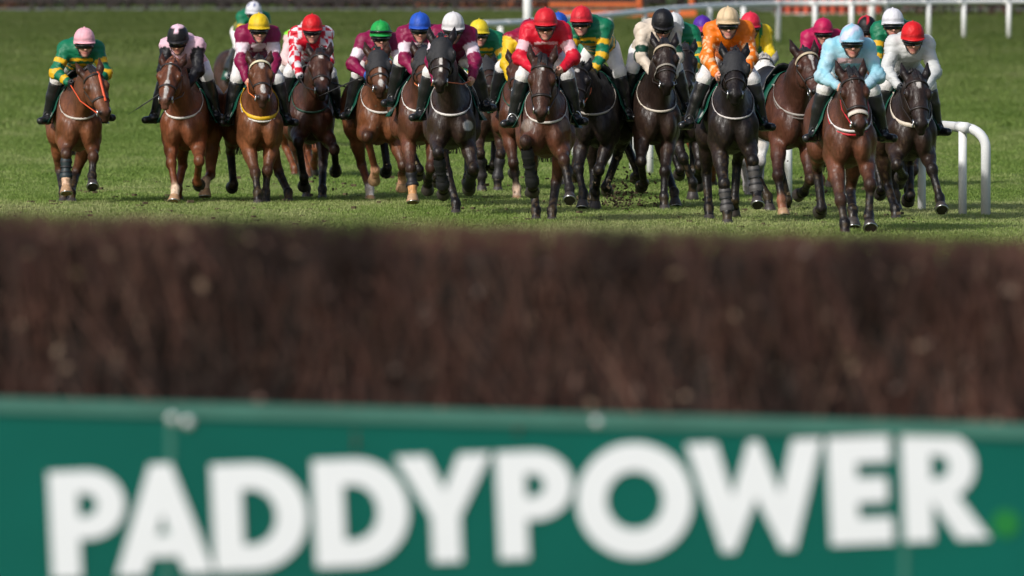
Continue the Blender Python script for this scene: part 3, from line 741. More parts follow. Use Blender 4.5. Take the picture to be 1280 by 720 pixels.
# orange hurdles stored behind the rail
ob = empty('orange_barrier', (1.3, 278, gz(278))); tag(ob, 'orange board barrier behind the far rail', 'barrier')
for (z, hh, x0, x1) in ((.14, .27, 0.2, 4.7), (.47, .12, -.1, 2.9)):
    m = MB(); m.box(((x0 + x1) / 2, 0, z), (x1 - x0, .05, hh)); m.build('board', ORANGE, ob)
for x in (2.9, 4.6):
    m = MB(); m.tube([(x, .1, -.1), (x - .12, .1, 1.9)], .09, 8); m.build('upright', ORANGE, ob)
sf = empty('slatted_hurdle', (8.9, 285, gz(285))); tag(sf, 'red orange slatted hurdle behind the far rail', 'hurdle')
for i in range(12):
    m = MB(); m.box((i * .30, 0, .75), (.17, .06, 1.7)); m.build('slat', REDP, sf)
m = MB(); m.box((1.65, -.06, .05), (3.7, .06, .10)); m.build('base_rail', M['plastic'], sf)
m = MB(); m.box((1.65, .10, .85), (3.6, .05, 1.5)); m.build('backing', mat('brush_backing', (.055, .03, .022), .9, noise=(6, .5)), sf)
wg = MB(); wg.tube([(0, 0, -.1), (.02, 0, .7), (.12, 0, 1.1), (.2, 0, 1.9)], .10, 10); w_ = wg.build('hurdle_wing', M['plastic'], None, True); w_.location = (10.1, 240, gz(240)); tag(w_, 'bent white wing post beyond the black and red cap', 'post')
hedge('far_brush', 12.0, 22.0, 283, 285, 1.9, 2600, 60, ['#4a2c26', '#3a2622', '#5a3730'], 'reddish brown brush at the back on the right', 9, 'brush')

# ------------------------------------------------------------------ brush fence and advertising board in the foreground
TILT = math.radians(1.48)
def tz(x): return -math.tan(TILT) * x
YF = 26.7
BRUSH = mat('birch_brush', rough=.75, attr=True)
bf = empty('brush_fence', (0, YF + .45, 0)); tag(bf, 'dark brown birch brush steeplechase fence across the foreground', 'fence')
r_ = np.random.RandomState(21)
def brush(n_, y0, y1, ztop, seed):
    r = np.random.RandomState(seed); x = r.uniform(-4.2, 4.2, n_); y = r.uniform(y0, y1, n_); L = r.uniform(.08, .40, n_); zt = ztop + tz(x) + r.normal(size=n_) * .009 - (r.random(n_) < .72) * r.uniform(0, .62, n_)
    tx = r.normal(size=n_) * .34; ty = r.normal(size=n_) * .08; rad = r.uniform(.0025, .0060, n_)
    top = np.stack([x, y, zt], 1); bot = top + np.stack([-tx * L, -ty * L, -L], 1); V = []; 
    for e, p, rr in ((0, bot, rad), (1, top, rad * .5)):
        for k in range(3):
            w = 2 * math.pi * k / 3; V.append(p + np.stack([np.cos(w) * rr, np.sin(w) * rr, 0 * rr], 1))
    V = np.concatenate(V); i = np.arange(n_); Q = np.concatenate([np.stack([i + k * n_, i + ((k + 1) % 3) * n_, i + (3 + (k + 1) % 3) * n_, i + (3 + k) * n_], 1) for k in range(3)])
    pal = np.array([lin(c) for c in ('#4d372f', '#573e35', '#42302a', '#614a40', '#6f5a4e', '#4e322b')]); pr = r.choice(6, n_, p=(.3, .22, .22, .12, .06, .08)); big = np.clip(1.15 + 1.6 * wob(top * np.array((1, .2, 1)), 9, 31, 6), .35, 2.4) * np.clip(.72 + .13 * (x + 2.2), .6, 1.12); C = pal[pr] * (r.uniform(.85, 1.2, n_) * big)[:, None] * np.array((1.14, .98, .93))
    return V, Q, np.tile(C, (6, 1))
bv, bq, bc = brush(24000, -.40, .25, 1.400, 5)
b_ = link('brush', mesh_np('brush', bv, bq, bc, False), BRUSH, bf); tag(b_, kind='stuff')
lf = []; lc = []; n_ = 420
lx = r_.uniform(-3, 3, n_); lz = r_.uniform(.80, 1.36, n_); ly = -.41 - r_.uniform(0, .02, n_); lq = []
LV = []
for i in range(n_):
    a = r_.uniform(0, 6.28); q = .006 + .020 * r_.random() ** 3; ca, sa = math.cos(a), math.sin(a); b0 = len(LV); t_ = r_.uniform(-.5, .5, 4) * q
    for k, (p, w) in enumerate(((-1, 0), (0, .55), (1, 0), (0, -.55))): LV.append((lx[i] + (p * ca - w * sa) * q, ly[i] + t_[k], lz[i] + tz(lx[i]) + (p * sa + w * ca) * q))
    lq.append((b0, b0 + 1, b0 + 2, b0 + 3)); c = lin(('#5a4238', '#75604f', '#4c3329', '#46372f')[i % 4]); lc += [c] * 4
l_ = link('caught_leaves', mesh_np('caught_leaves', LV, lq, np.array(lc), False), BRUSH, bf); tag(l_, kind='stuff')
m = MB()
for i in range(12):
    x0 = -4.2 + i * .7; x1 = x0 + .7; m.poly([(x0, -.30, -.2), (x1, -.30, -.2), (x1, -.30, 1.33 + tz(x1)), (x0, -.30, 1.33 + tz(x0))]); m.poly([(x0, .2, -.2), (x0, .2, 1.30 + tz(x0)), (x1, .2, 1.30 + tz(x1)), (x1, .2, -.2)]); m.poly([(x0, -.30, 1.33 + tz(x0)), (x1, -.30, 1.33 + tz(x1)), (x1, .2, 1.30 + tz(x1)), (x0, .2, 1.30 + tz(x0))])
m.build('packing', mat('brush_packing', (.022, .014, .011), .95, noise=(25, .6)), bf)

ab = empty('advertising_board', (0, YF, 0)); ab.rotation_euler = (0, TILT, 0); tag(ab, 'green advertising board with white capital letters fixed below the brush', 'board')
BGREEN = mat('board_green', (.0008, .094, .072), .36, noise=(1.2, .12), spec=.22); TRIM = mat('board_trim', (.045, .16, .125), .5, noise=(4, .15)); LET = mat('board_white', (.74, .76, .79), .45, noise=(3, .03)); SEAM = mat('board_seam', (.03, .15, .115), .5, noise=(6, .2)); DOT = mat('board_dot', (.005, .17, .03), .4)
ztop = CAM_H - (514.5 - 9) / 399.5
for (x0, x1) in ((-4.2, -1.092), (-1.086, 1.217), (1.223, 4.2)):
    m = MB(); m.box(((x0 + x1) / 2, .02, (ztop - .30) / 2 + .0), (x1 - x0, .03, ztop + .30)); m.build('panel', BGREEN, ab)
m = MB(); m.box((0, .012, ztop - .022), (8.4, .040, .042)); m.build('top_trim', TRIM, ab)
for x in (-1.089, 1.220):
    m = MB(); m.box((x, .003, ztop - .40), (.020, .006, .70)); m.build('seam_strip', SEAM, ab)
SCREW = mat('screw_head', (.75, .78, .78), .25, metal=.6)
for (x, z) in ((-1.084, -.050), (-1.035, -.062), (.245, -.026)):
    mm_ = bmesh.new(); bmesh.ops.create_uvsphere(mm_, u_segments=10, v_segments=6, radius=.018); bmesh.ops.scale(mm_, verts=mm_.verts, vec=(1, .4, 1)); me = bpy.data.meshes.new('screw'); mm_.to_mesh(me); mm_.free(); so = link('screw', me, SCREW, ab); so.location = (x, -.004, ztop + z)
# lettering: bold geometric capitals, cap height 1
def circ(cx, cy, rx, ry, a0=0, a1=360, n=28, rev=False):
    A = [math.radians(a0 + (a1 - a0) * k / n) for k in range(n + (0 if abs(a1 - a0) >= 360 else 1))]; p = [(cx + rx * math.cos(a), cy + ry * math.sin(a)) for a in A]; return p[::-1] if rev else p
GL = {
 'P': (.71, [[(0, 0), (.27, 0), (.27, .36)] + circ(.36, .68, .35, .32, -90, 90, 16) + [(0, 1)], [(.27, .57)] + circ(.33, .68, .12, .11, -90, 90, 10) + [(.27, .79)]]),
 'A': (.92, [[(0, 0), (.27, 0), (.33, .16), (.59, .16), (.65, 0), (.92, 0), (.56, 1.03), (.36, 1.03)], [(.40, .37), (.52, .37), (.46, .56)]]),
 'D': (.89, [[(0, 0), (.36, 0)] + circ(.38, .5, .51, .5, -90, 90, 22) + [(0, 1)], [(.28, .24)] + circ(.36, .5, .24, .26, -90, 90, 16) + [(.28, .76)]]),
 'Y': (.90, [[(.315, 0), (.585, 0), (.585, .42), (.90, 1), (.60, 1), (.45, .67), (.30, 1), (0, 1), (.315, .42)]]),
 'O': (1.09, [circ(.545, .5, .545, .535, n=44), circ(.545, .5, .27, .275, n=36)]),
 'W': (1.28, [[(.30, -.02), (.42, -.02), (.64, .47), (.86, -.02), (.98, -.02), (1.28, 1), (1.0, 1), (.865, .50), (.69, 1.0), (.59, 1.0), (.415, .50), (.28, 1), (0, 1)]]),
 'E': (.59, [[(0, 0), (.59, 0), (.59, .24), (.27, .24), (.27, .385), (.55, .385), (.55, .615), (.27, .615), (.27, .76), (.59, .76), (.59, 1), (0, 1)]]),
 'R': (.80, [[(0, 0), (.27, 0), (.27, .37), (.50, 0), (.80, 0), (.52, .40)] + circ(.36, .69, .33, .31, -60, 90, 16) + [(0, 1)], [(.27, .58)] + circ(.33, .69, .11, .11, -90, 90, 10) + [(.27, .80)]])}
CAPH = 139 / 399.5
SLOPE = math.radians(2.55)
for ch, px in zip('PADDYPOWER', (63, 142, 266, 393, 497, 623, 721, 860, 1038, 1130)):
    wd_, outs = GL[ch]; cu = bpy.data.curves.new('letter', 'CURVE'); cu.dimensions = '2D'; cu.fill_mode = 'BOTH'; cu.extrude = .002
    for pl in outs:
        sp = cu.splines.new('POLY'); sp.points.add(len(pl) - 1); sp.use_cyclic_u = True
        for q, p in zip(sp.points, pl): q.co = ((wd_ / 2 + (p[0] - wd_ / 2) * .955) * CAPH, (.5 + (p[1] - .5) * .965) * CAPH, 0, 1)
    tmp = bpy.data.objects.new('letter_curve', cu); COL.objects.link(tmp); bpy.context.view_layer.update()
    me = bpy.data.meshes.new_from_object(tmp.evaluated_get(bpy.context.evaluated_depsgraph_get())); me.name = 'letter'; COL.objects.unlink(tmp); bpy.data.objects.remove(tmp)
    o = bpy.data.objects.new('letter', me); COL.objects.link(o); me.materials.clear(); me.materials.append(LET); o.parent = ab
    X = (px - 640) / 399.5; yb = 727.5 - (px - 58) * .0436                  # base line climbs to the right
    Z = CAM_H - (yb - 9) / 399.5
    # undo the tilt of the board
    o.location = (X * math.cos(TILT) - Z * math.sin(TILT), -.001, X * math.sin(TILT) + Z * math.cos(TILT)); o.rotation_euler = (math.radians(90), -(SLOPE + TILT), 0)
m = bmesh.new(); bmesh.ops.create_cone(m, cap_ends=True, segments=24, radius1=.043, radius2=.043, depth=.004); me = bpy.data.meshes.new('dot'); m.to_mesh(me); m.free()
o = link('dot', me, DOT, ab); X, Z = (1258 - 640) / 399.5, CAM_H - (655 - 9) / 399.5; o.rotation_euler = (math.radians(90), 0, 0); o.location = (X * math.cos(TILT) - Z * math.sin(TILT), .002, X * math.sin(TILT) + Z * math.cos(TILT))

# ------------------------------------------------------------------ turf kicked up by the hooves
m = MB(); r = random.Random(5)
for (cx, cy, cz, sx, sz, nn) in ((1.15, 88.0, .24, .13, .12, 110), (1.10, 88.2, .08, .30, .05, 190), (1.30, 88.0, .42, .2, .2, 30), (2.95, 86.4, .2, .2, .15, 26), (-.3, 86.5, .35, .6, .25, 22), (-1.1, 90.0, .4, .5, .3, 16), (-2.0, 91.5, .15, .2, .1, 14), (1.55, 88.0, .25, .1, .2, 30)):
    for i in range(nn):
        c = Vector((r.gauss(cx, sx), r.gauss(cy, .25), max(.02, r.gauss(cz, sz)))); q = .006 + .014 * r.random() ** 3
        R3 = Matrix.Rotation(r.uniform(0, 6), 3, 'X') @ Matrix.Rotation(r.uniform(0, 6), 3, 'Y'); m.box(c, (q * 2, q * 1.4, q * 1.1), R3)
for i in range(420):
    yy = r.uniform(80, 101); xx = r.uniform(-5.2, 3.9); q = .008 + .022 * r.random() ** 2; R3 = Matrix.Rotation(r.uniform(0, 6), 3, 'Z'); m.box(Vector((xx, yy, .035 + (0 if r.random() < .85 else r.uniform(0, .15)))), (q * 2.2, q * 1.8, q), R3)
dc = m.build('turf_clods', mat('wet_earth', (.085, .062, .030), .9, noise=(20, .4))); tag(dc, 'clods of earth and turf kicked up behind the hooves', 'clods', kind='stuff')

# ------------------------------------------------------------------ jockeys
def rotm(pitch, yaw, roll=0.0):
    """head frame in (x, forward, up); pitch > 0 looks down, yaw > 0 turns to +x"""
    cp, sp = math.cos(pitch), math.sin(pitch); cy, sy = math.cos(yaw), math.sin(yaw); cr, sr = math.cos(roll), math.sin(roll)
    Rx = np.array([[1, 0, 0], [0, cp, sp], [0, -sp, cp]]); Rz = np.array([[cy, sy, 0], [-sy, cy, 0], [0, 0, 1]]); Ry = np.array([[cr, 0, sr], [0, 1, 0], [-sr, 0, cr]])
    return Rz @ Rx @ Ry
def helmet_mesh(colf):
    nphi, V, Q, C = 36, [], [], []
    ths = [2, 14, 27, 40, 52, 64, 75, 85, 93, 99]
    for i, th in enumerate(ths):
        t = math.radians(th)
        for k in range(nphi):
            ph = 2 * math.pi * k / nphi; lobe = 1 + .010 * math.cos(6 * ph) * math.sin(t) * (th < 90)
            r = (1.0 if th < 92 else 1.025)
            sn = math.sin(t) ** .86
            V.append((.114 * sn * math.sin(ph) * r * lobe, .134 * sn * math.cos(ph) * r * lobe, -.062 + .143 * (max(math.cos(t), 0) ** .92 if th <= 90 else 1.3 * math.cos(t))))
            C.append(colf(ph, th))
    for i in range(len(ths) - 1):
        for k in range(nphi):
            k2 = (k + 1) % nphi; Q.append((i * nphi + k, (i + 1) * nphi + k, (i + 1) * nphi + k2, i * nphi + k2))
    c = len(V); V.append((0, 0, .0815)); C.append(colf(0, 0))
    for k in range(nphi): Q.append((c, k, (k + 1) % nphi, (k + 1) % nphi))
    return np.array(V), np.array(Q), np.array(C)
def peak_mesh():
    V, Q = [], []; n = 15
    for j, (o, dz) in enumerate(((.97, .0), (1.12, -.008), (1.20, -.018), (1.19, -.023), (1.1, -.016), (.95, -.012))):
        for k in range(n):
            ph = math.radians(-62 + 124 * k / (n - 1)); e = 1 + (o - 1) * max(.15, math.cos(ph) ** .8)
            V.append((.115 * math.sin(ph) * e, .136 * math.cos(ph) * e, -.068 + dz * math.cos(ph) + (.0 if o < 1 else 0)))
    for j in range(5):
        for k in range(n - 1): Q.append((j * n + k, j * n + k + 1, (j + 1) * n + k + 1, (j + 1) * n + k))
    return np.array(V), np.array(Q)
PEAK = peak_mesh()
ZF = -.062
FACE = [EL((0, -.01, ZF - .0), (.080, .100, .118), .03, 'skin'), EL((0, .028, ZF - .105), (.060, .060, .060), .035, 'skin'), EL((0, .064, ZF - .150), (.028, .024, .022), .025, 'skin'),
        CP((0, .094, ZF - .045), (0, .112, ZF - .088), .011, .017, 1, .014, 'skin'), EL((-.040, .058, ZF - .078), (.034, .034, .036), .025, 'skin'), EL((.040, .058, ZF - .078), (.034, .034, .036), .025, 'skin'),
        EL((0, .083, ZF - .118), (.026, .012, .009), .010, 'lip'), EL((0, .080, ZF - .130), (.022, .012, .008), .008, 'lip'),
        EL((-.082, -.005, ZF - .05), (.012, .022, .032), .012, 'skin'), EL((.082, -.005, ZF - .05), (.012, .022, .032), .012, 'skin'),
        CP((0, -.02, ZF - .06), (0, -.13, ZF - .12), .056, .060, 1, .03, 'skin')]
_fv, _fq = surface([FACE], .0095)
_fw = tagmix(FACE, _fv, .004)
_fc = np.zeros((len(_fv), 3))
for _j, _p in enumerate(FACE): _fc += _fw[:, _j:_j + 1] * (lin('#d39c86') if _p.tag == 'skin' else lin('#a8605a'))
_fc *= 1 + .06 * wob(_fv, 60, 5)[:, None]
def hand_parts(sg):
    """closed fist round the rein: palm, four fingers of unequal length curled, thumb on top. local: x across, y forward, z up"""
    P = [EL((0, 0, 0), (.026, .042, .040), .012, 'skin'), CP((0, -.05, .0), (0, -.01, 0), .027, .030, .85, .02, 'skin')]
    for i, (z, L) in enumerate(((.030, .030), (.010, .034), (-.010, .032), (-.029, .025))):
        a = (sg * .006, .036, z); b = (-sg * .012, .036 + L * .55, z - .002); c = (-sg * .036, .030 + L * .25, z - .003); d = (-sg * .034, .006, z - .003)
        for p, q in ((a, b), (b, c), (c, d)): P.append(CP(p, q, .0095, .0090, 1, .004, 'skin'))
    P.append(CP((-sg * .010, -.010, .034), (-sg * .024, .022, .047), .011, .010, 1, .006, 'skin')); P.append(CP((-sg * .024, .022, .047), (-sg * .030, .046, .044), .010, .008, 1, .005, 'skin'))
    return surface([P], .0085)
HANDS = {-1: hand_parts(-1), 1: hand_parts(1)}
def build_jockey(s, bits, horse_root):
    j = s['j']; dz = s['dz']; H = np.array(s['helm']); hx = H[0]
    hv = H.copy(); hv[1] = .60
    base_z = .80
    root = empty('person', (s['X'], s['D'], gz(s['D']) + base_z), math.radians(s['yaw']))
    tag(root, j['label'], 'person', 'jockeys riding in the race')
    sub = np.array((0, 0, base_z))
    def put(name, V, Q, m, par=root, col=None): return hobj(name, np.asarray(V) - sub, Q, m, par, col)
    R = rotm(math.radians(s.get('hpitch', 10) - 7), math.radians(s.get('hyaw', 0)), math.radians(s.get('hroll', 0)))
    tf = lambda V: np.asarray(V) @ R.T + hv
    far = s['D'] > 96
    bx = hx * .55
    shz = H[2] - .145
    ch = np.array((bx, .40, shz - .03)); pel = np.array((hx * .12, -.16, max(shz - .20, 1.55 + dz)))
    feet = s.get('foot') or (None, None)
    hands = s.get('hands') or (None, None)
    lim = {}
    for i, sg in enumerate((-1, 1)):
        sh = np.array((bx + sg * .157, .44, shz))
        hd = hands[i]; hd = np.array((bx * .6 + sg * .12, .72, H[2] - .56)) if hd is None else np.array(hd)
        if np.linalg.norm(hd - sh) > .56: hd = sh + (hd - sh) * .56 / np.linalg.norm(hd - sh)
        el = ik(sh, hd, .285, .26, (sg * .80, -.42, -.30))
        ft = feet[i]; ft = np.array((sg * .30, .2, .93 + dz + .16)) if ft is None else np.array(ft)
        ft[0] = sg * max(.29, min(.41, abs(ft[0])))
        hip = pel + np.array((sg * .085, 0, -.02)); ank = ft + np.array((0, -.02, .085)); 
        kn = ik(hip, ank, .47, .43, (0, 1, .15)); kn[0] = sg * max(.20, min(.25, abs(ft[0]) * .70))
        lim[sg] = dict(sh=sh, el=el, hd=hd, hip=hip, kn=kn, ank=ank, ft=ft)
    # the body itself: one figure under the clothes
    T = [CP(ch + np.array((0, -.04, 0)), pel, .090, .085, 1.15, .03, 'skin'), CP(ch + np.array((0, -.02, .03)), hv + R @ np.array((0, -.10, -.13)), .055, .055, 1, .03, 'skin')]
    Gb = [T]
    for sg, L in lim.items():
        T.append(CP(L['sh'], ch + np.array((0, -.04, 0)), .050, .070, 1, .03, 'skin')); T.append(CP(L['hip'], pel, .07, .08, 1, .03, 'skin'))
        Gb.append([CP(L['sh'], L['el'], .052, .042, 1, .02, 'skin'), CP(L['el'], L['hd'], .042, .027, 1, .02, 'skin')])
        Gb.append([CP(L['hip'], L['kn'], .070, .048, 1, .02, 'skin'), CP(L['kn'], L['ank'], .046, .032, 1, .02, 'skin'), CP(L['ank'], L['ank'] + np.array((sg * .045, .075, -.038)), .026, .022, 1, .01, 'skin')])
    V, Q = surface(Gb, .022); parts = [(V, Q)]; skin = lin('#d39c86'); cols = [np.repeat(skin[None], len(V), 0)]
    parts.append((tf(_fv), _fq)); cols.append(_fc * j.get('tan', 1.0))
    for sg, L in lim.items():
        hvv, hq = HANDS[sg]; d = L['hd'] - L['el']; d /= np.linalg.norm(d); d = d * .6 + np.array((0, .7, -.35)); d /= np.linalg.norm(d)
        x = np.array((1.0, 0, 0)); x = x - d * (x @ d); x /= np.linalg.norm(x); z = np.cross(x, d)
        parts.append((L['hd'] + hvv @ np.stack([x, d, z])* 1.0, hq)); cols.append(np.repeat((lin(j['glove']) if j.get('glove') else skin)[None], len(hvv), 0))
    V, Q = merge(parts); put('body', V, Q, M['skin'], root, np.concatenate(cols))
    # silks: jacket with loose sleeves
    neck0 = hv + R @ np.array((0, -.085, -.165))
    sp_d = pel - ch; sp_d /= np.linalg.norm(sp_d)
    Tj = [CP(ch, pel, .142, .132, 1.15, .05, 'torso'), EL(ch + np.array((0, .02, -.005)), (.185, .12, .13), .05, 'torso'), CP(ch + np.array((0, .05, .04)), neck0, .085, .068, 1, .04, 'torso'),
          EL(pel + np.array((0, .10, .02)), (.140, .16, .12), .06, 'torso'), EL(ch + np.array((0, -.10, .045)), (.168, .17, .12), .06, 'torso')]
    Gj = [Tj]; armp = {}
    for sg, L in lim.items():
        Tj.append(CP(L['sh'], ch, .088, .10, 1, .05, 'torso'))
        wr = L['el'] + (L['hd'] - L['el']) * .90
        el2 = L['el'] + np.array((sg * .008, 0, -.012))
        Gj.append([CP(L['sh'], L['el'], .076, .060, 1, .03, 'arm%d' % sg), EL(el2, (.060, .062, .068), .03, 'arm%d' % sg), CP(L['el'], wr, .060, .042, 1, .03, 'arm%d' % sg)])
    V, Q = surface(Gj, .019 if far else .0142, .04)
    N = vnormals(V, Q); sd = ord(s['n']); VF = V.copy()
    V = V + N * (.006 * (.45 - 2.2 * np.abs(wob(V * np.array((1, 1, 1.6)), 15, sd, 5))) - .008 * np.exp(-(wob(V * np.array((1, 1, 1.8)), 19, sd + 8, 4) / .10) ** 2) - .004 * np.exp(-(wob(V * np.array((1.5, 1, 1)), 26, sd + 9, 4) / .10) ** 2) + .006 + .003 * wob(V * np.array((1, 1, 2.0)), 45, sd + 1, 6))[:, None]
    allp = [p for g in Gj for p in g]; Wt = tagmix(allp, VF, .006)
    wt = {k: sum(Wt[:, i] for i, p in enumerate(allp) if p.tag == k) for k in ('torso', 'arm-1', 'arm1')}
    arm = np.where(wt['arm-1'] > np.maximum(wt['torso'], wt['arm1']), -1, np.where(wt['arm1'] > wt['torso'], 1, 0))
    tpar = np.zeros(len(V)); ang = np.zeros(len(V))
    for sg, L in lim.items():
        a, b, c = L['sh'], L['el'], L['hd']; l1 = np.linalg.norm(b - a); l2 = np.linalg.norm(c - b)
        t1 = ((VF - a) @ (b - a)) / l1 ** 2; t2 = ((VF - b) @ (c - b)) / l2 ** 2
        d1 = np.linalg.norm(VF - a - np.clip(t1, 0, 1)[:, None] * (b - a), axis=1); d2 = np.linalg.norm(VF - b - np.clip(t2, 0, 1)[:, None] * (c - b), axis=1)
        tt = np.where(d1 < d2, np.clip(t1, -.2, 1) * .52, .52 + np.clip(t2, 0, 1.2) * .48)
        m = arm == sg; tpar[m] = tt[m]; ang[m] = np.arctan2(VF[m, 0] - b[0], VF[m, 1] - b[1])
    ts = (VF - ch) @ sp_d
    C = j['silk'](arm, tpar, ts, VF - ch, ang)
    put('silk_jacket', V, Q, M['silk'], root, np.clip(C, .004, 1))
    # breeches
    Tb = [EL(pel, (.145, .15, .12), .05)]; Gt = [Tb]
    for sg, L in lim.items():
        sk = L['kn'] + (L['ank'] - L['kn']) * .22
        Gt.append([CP(L['hip'], L['kn'], .100, .070, 1, .05), CP(L['kn'], sk, .068, .060, 1, .03)])
    V, Q = surface(Gt, .02 if far else .016, .05); N = vnormals(V, Q); V = V + N * (.004 * wob(V, 45, sd + 3, 6))[:, None]
    put('breeches', V, Q, M['breeches'])
    # boots
    for sg, L in lim.items():
        a = L['kn'] + (L['ank'] - L['kn']) * .17; b = L['ank']; toe = b + np.array((sg * .085, .145, -.06)); heel = b + np.array((0, -.035, -.055))
        V, Q = surface([[CP(a, a + (b - a) * .4, .074, .068, 1, .02), CP(a + (b - a) * .35, b, .068, .050, 1, .02), CP(b, heel, .050, .042, .9, .02), CP(heel, toe, .046, .040, 1.0, .02), EL(b + np.array((0, .05, -.035)), (.042, .06, .035), .02)]], .0145)
        put('boot', V, Q, M['boot'])
        # stirrup iron belongs to the saddle of the horse
        if not far:
            c = b + np.array((sg * .004, .055, -.075)); ir = [c + np.array((.058 * math.cos(t), 0, .115 * max(0, math.sin(t)))) for t in np.linspace(0, math.pi, 11)]
            ir = ir + [c + np.array((-.058, 0, -.008)), c + np.array((.058, 0, -.008)), ir[0]]
            v_, q_ = tubeVQ(ir, .0065, 5); hobj('stirrup', v_, q_, M['steel'] if s.get('brightiron') else M['black'], horse_root)
    # helmet, peak, goggles, chin strap
    hV, hQ, hC = helmet_mesh(j['cap']); he = put('helmet', tf(hV), hQ, M['cap'], root, hC)
    pV, pQ = PEAK; put('peak', tf(pV), pQ, M['cap'], he, np.repeat(hC[-30][None] * j.get('peakk', .9), len(pV), 0))
    bt = MB(); bt.tube([(0, 0, .078), (0, 0, .091)], [.012, .006], 8); put('button', tf(np.array(bt.v)), np.array([f for f in bt.f if len(f) == 4]), M['cap'], he, np.repeat(hC[0][None], len(bt.v), 0))
    def arc(a0, a1, n, rx, ry, z, hh, th, zsag=0.0):
        A = np.radians(np.linspace(a0, a1, n)); X = np.stack([rx * np.sin(A), ry * np.cos(A) , z + zsag * (1 - np.cos(A))], 1); D = np.stack([np.sin(A), np.cos(A), 0 * A], 1)
        return ribbon(X, D, np.repeat(np.array((0, 0, hh))[None], n, 0), th)
    gz_ = j.get('gog', 0)
    lv, lq = arc(-66, 66, 17, .086, .114, ZF - .050, .030, .014)
    go = put('goggles', tf(lv), lq, M['glass'], root)
    if j.get('frame'):
        lv, lq = arc(-64, 64, 17, .086, .115, ZF - .023, .006, .013); put('goggle_frame', tf(lv), lq, strapmat(j['frame']), go)
    sv1, sq1 = arc(62, 298, 25, .096, .112, ZF - .044, .012, .006, 0); put('goggle_strap', tf(sv1), sq1, M['black'], go)
    if j.get('updown'):
        lv, lq = arc(-70, 70, 17, .119, .142, -.04, .013, .008); put('spare_goggles', tf(lv), lq, M['glass'], he)
    cs = []
    for sg in (-1, 1):
        pp = [(sg * .082, .045, ZF - .02), (sg * .078, .052, ZF - .075), (sg * .058, .062, ZF - .13), (sg * .02, .068, ZF - .170)]
        cs.append(ribbon(pp, np.repeat(np.array((sg * .7, .7, 0))[None], 4, 0), np.repeat(np.array((-sg * .0, .020, .006))[None], 4, 0), .006))
    cv, cq = merge(cs); put('chin_strap', tf(cv), cq, M['black'], he)
    # reins from the bit to the hands (part of the tack)
    rp = []
    for i, sg in enumerate((-1, 1)):
        a = bits[i]; b = lim[sg]['hd']; m_ = (a + b) / 2 + np.array((sg * .03, 0, -.03)); rp.append(tubeVQ([a, a * .6 + m_ * .4, m_, m_ * .4 + b * .6, b], .0065, 5))
    v_, q_ = merge(rp); hobj('reins', v_, q_, strapmat(s['rein']) if s.get('rein') else M['leather'], horse_root)
    if j.get('whip'):
        sg, dx, du, dzz = j['whip']; b = lim[sg]['hd']
        wr_ = empty('riding_whip', root.matrix_basis @ Vector((b[0], -b[1], b[2] - base_z)), math.radians(s['yaw']))
        wr_.location = Matrix.Translation((s['X'], s['D'], gz(s['D']))) @ Matrix.Rotation(math.radians(s['yaw']), 4, 'Z') @ Vector((b[0], -b[1], b[2]))
        d = np.array((dx, du, dzz)); d = d / np.linalg.norm(d)
        v_, q_ = tubeVQ([d * t for t in (-.12, .0, .2, .45)], [.012, .010, .008, .006], 6); hobj('shaft', v_, q_, M['black'], wr_)
        v_, q_ = ribbon([d * .45, d * .55], np.repeat(np.array((0, .2, 1))[None], 2, 0), np.repeat((np.cross(d, (0, 0, 1)) * .016)[None], 2, 0), .004); hobj('flap', v_, q_, M['saddle'], wr_)
        tag(wr_, j['whiplabel'], 'whip', 'riding whips')
    return root

# ---- silks and caps
def sel(cond, a, b): return np.where(np.asarray(cond)[:, None], a, b)
def hoops(c1, c2, per=.13, duty=.36, aper=.27, off=.05, tie=.02):
    c1, c2 = lin(c1), lin(c2)
    def f(arm, t, ts, rel, ang):
        zf = rel[:, 2]; fr_ = ((zf < -.070) & (zf > -.100)) | ((zf < -.125) & (zf > -.155))
        tor = np.where(rel[:, 1] > -.02, fr_, (np.mod(ts + off, per) < per * duty) & (ts > .10))
        sl = np.mod(t + tie, aper) < aper * .38
        return sel(np.where(arm == 0, tor, sl), c2, c1)
    return f
def plain(c1, sleeve=None, armlet=None, star=None, hoop=None, sash=None, braces=None, seam=None):
    c1_ = lin(c1)
    def f(arm, t, ts, rel, ang):
        n = len(t); C = np.repeat(c1_[None], n, 0)
        if sleeve: C = sel(arm != 0, lin(sleeve), C)
        if armlet: C = sel((arm != 0) & (t > armlet[1]) & (t < armlet[2]), lin(armlet[0]), C)
        if star:
            r = np.hypot(rel[:, 0], (rel[:, 2] + .105) * 1.0); a = np.arctan2(rel[:, 0], rel[:, 2] + .105)
            C = sel((arm == 0) & (rel[:, 1] > .02) & (r < .085 * (.55 + .45 * np.abs(np.cos(2.5 * a)))), lin(star), C)
        if hoop: C = sel((arm == 0) & (rel[:, 2] < hoop[1]) & (rel[:, 2] > hoop[2]) & (rel[:, 1] > -.1), lin(hoop[0]), C)
        if sash: C = sel((arm == 0) & (np.abs(rel[:, 0] * .8 + rel[:, 2] + .02) < .05), lin(sash), C)
        if braces: C = sel((arm == 0) & (np.abs(np.abs(rel[:, 0]) - .115) < .022), lin(braces), C)
        if seam: C = sel((arm == 0) & (rel[:, 2] > seam[1]), lin(seam[0]), C)
        return C
    return f
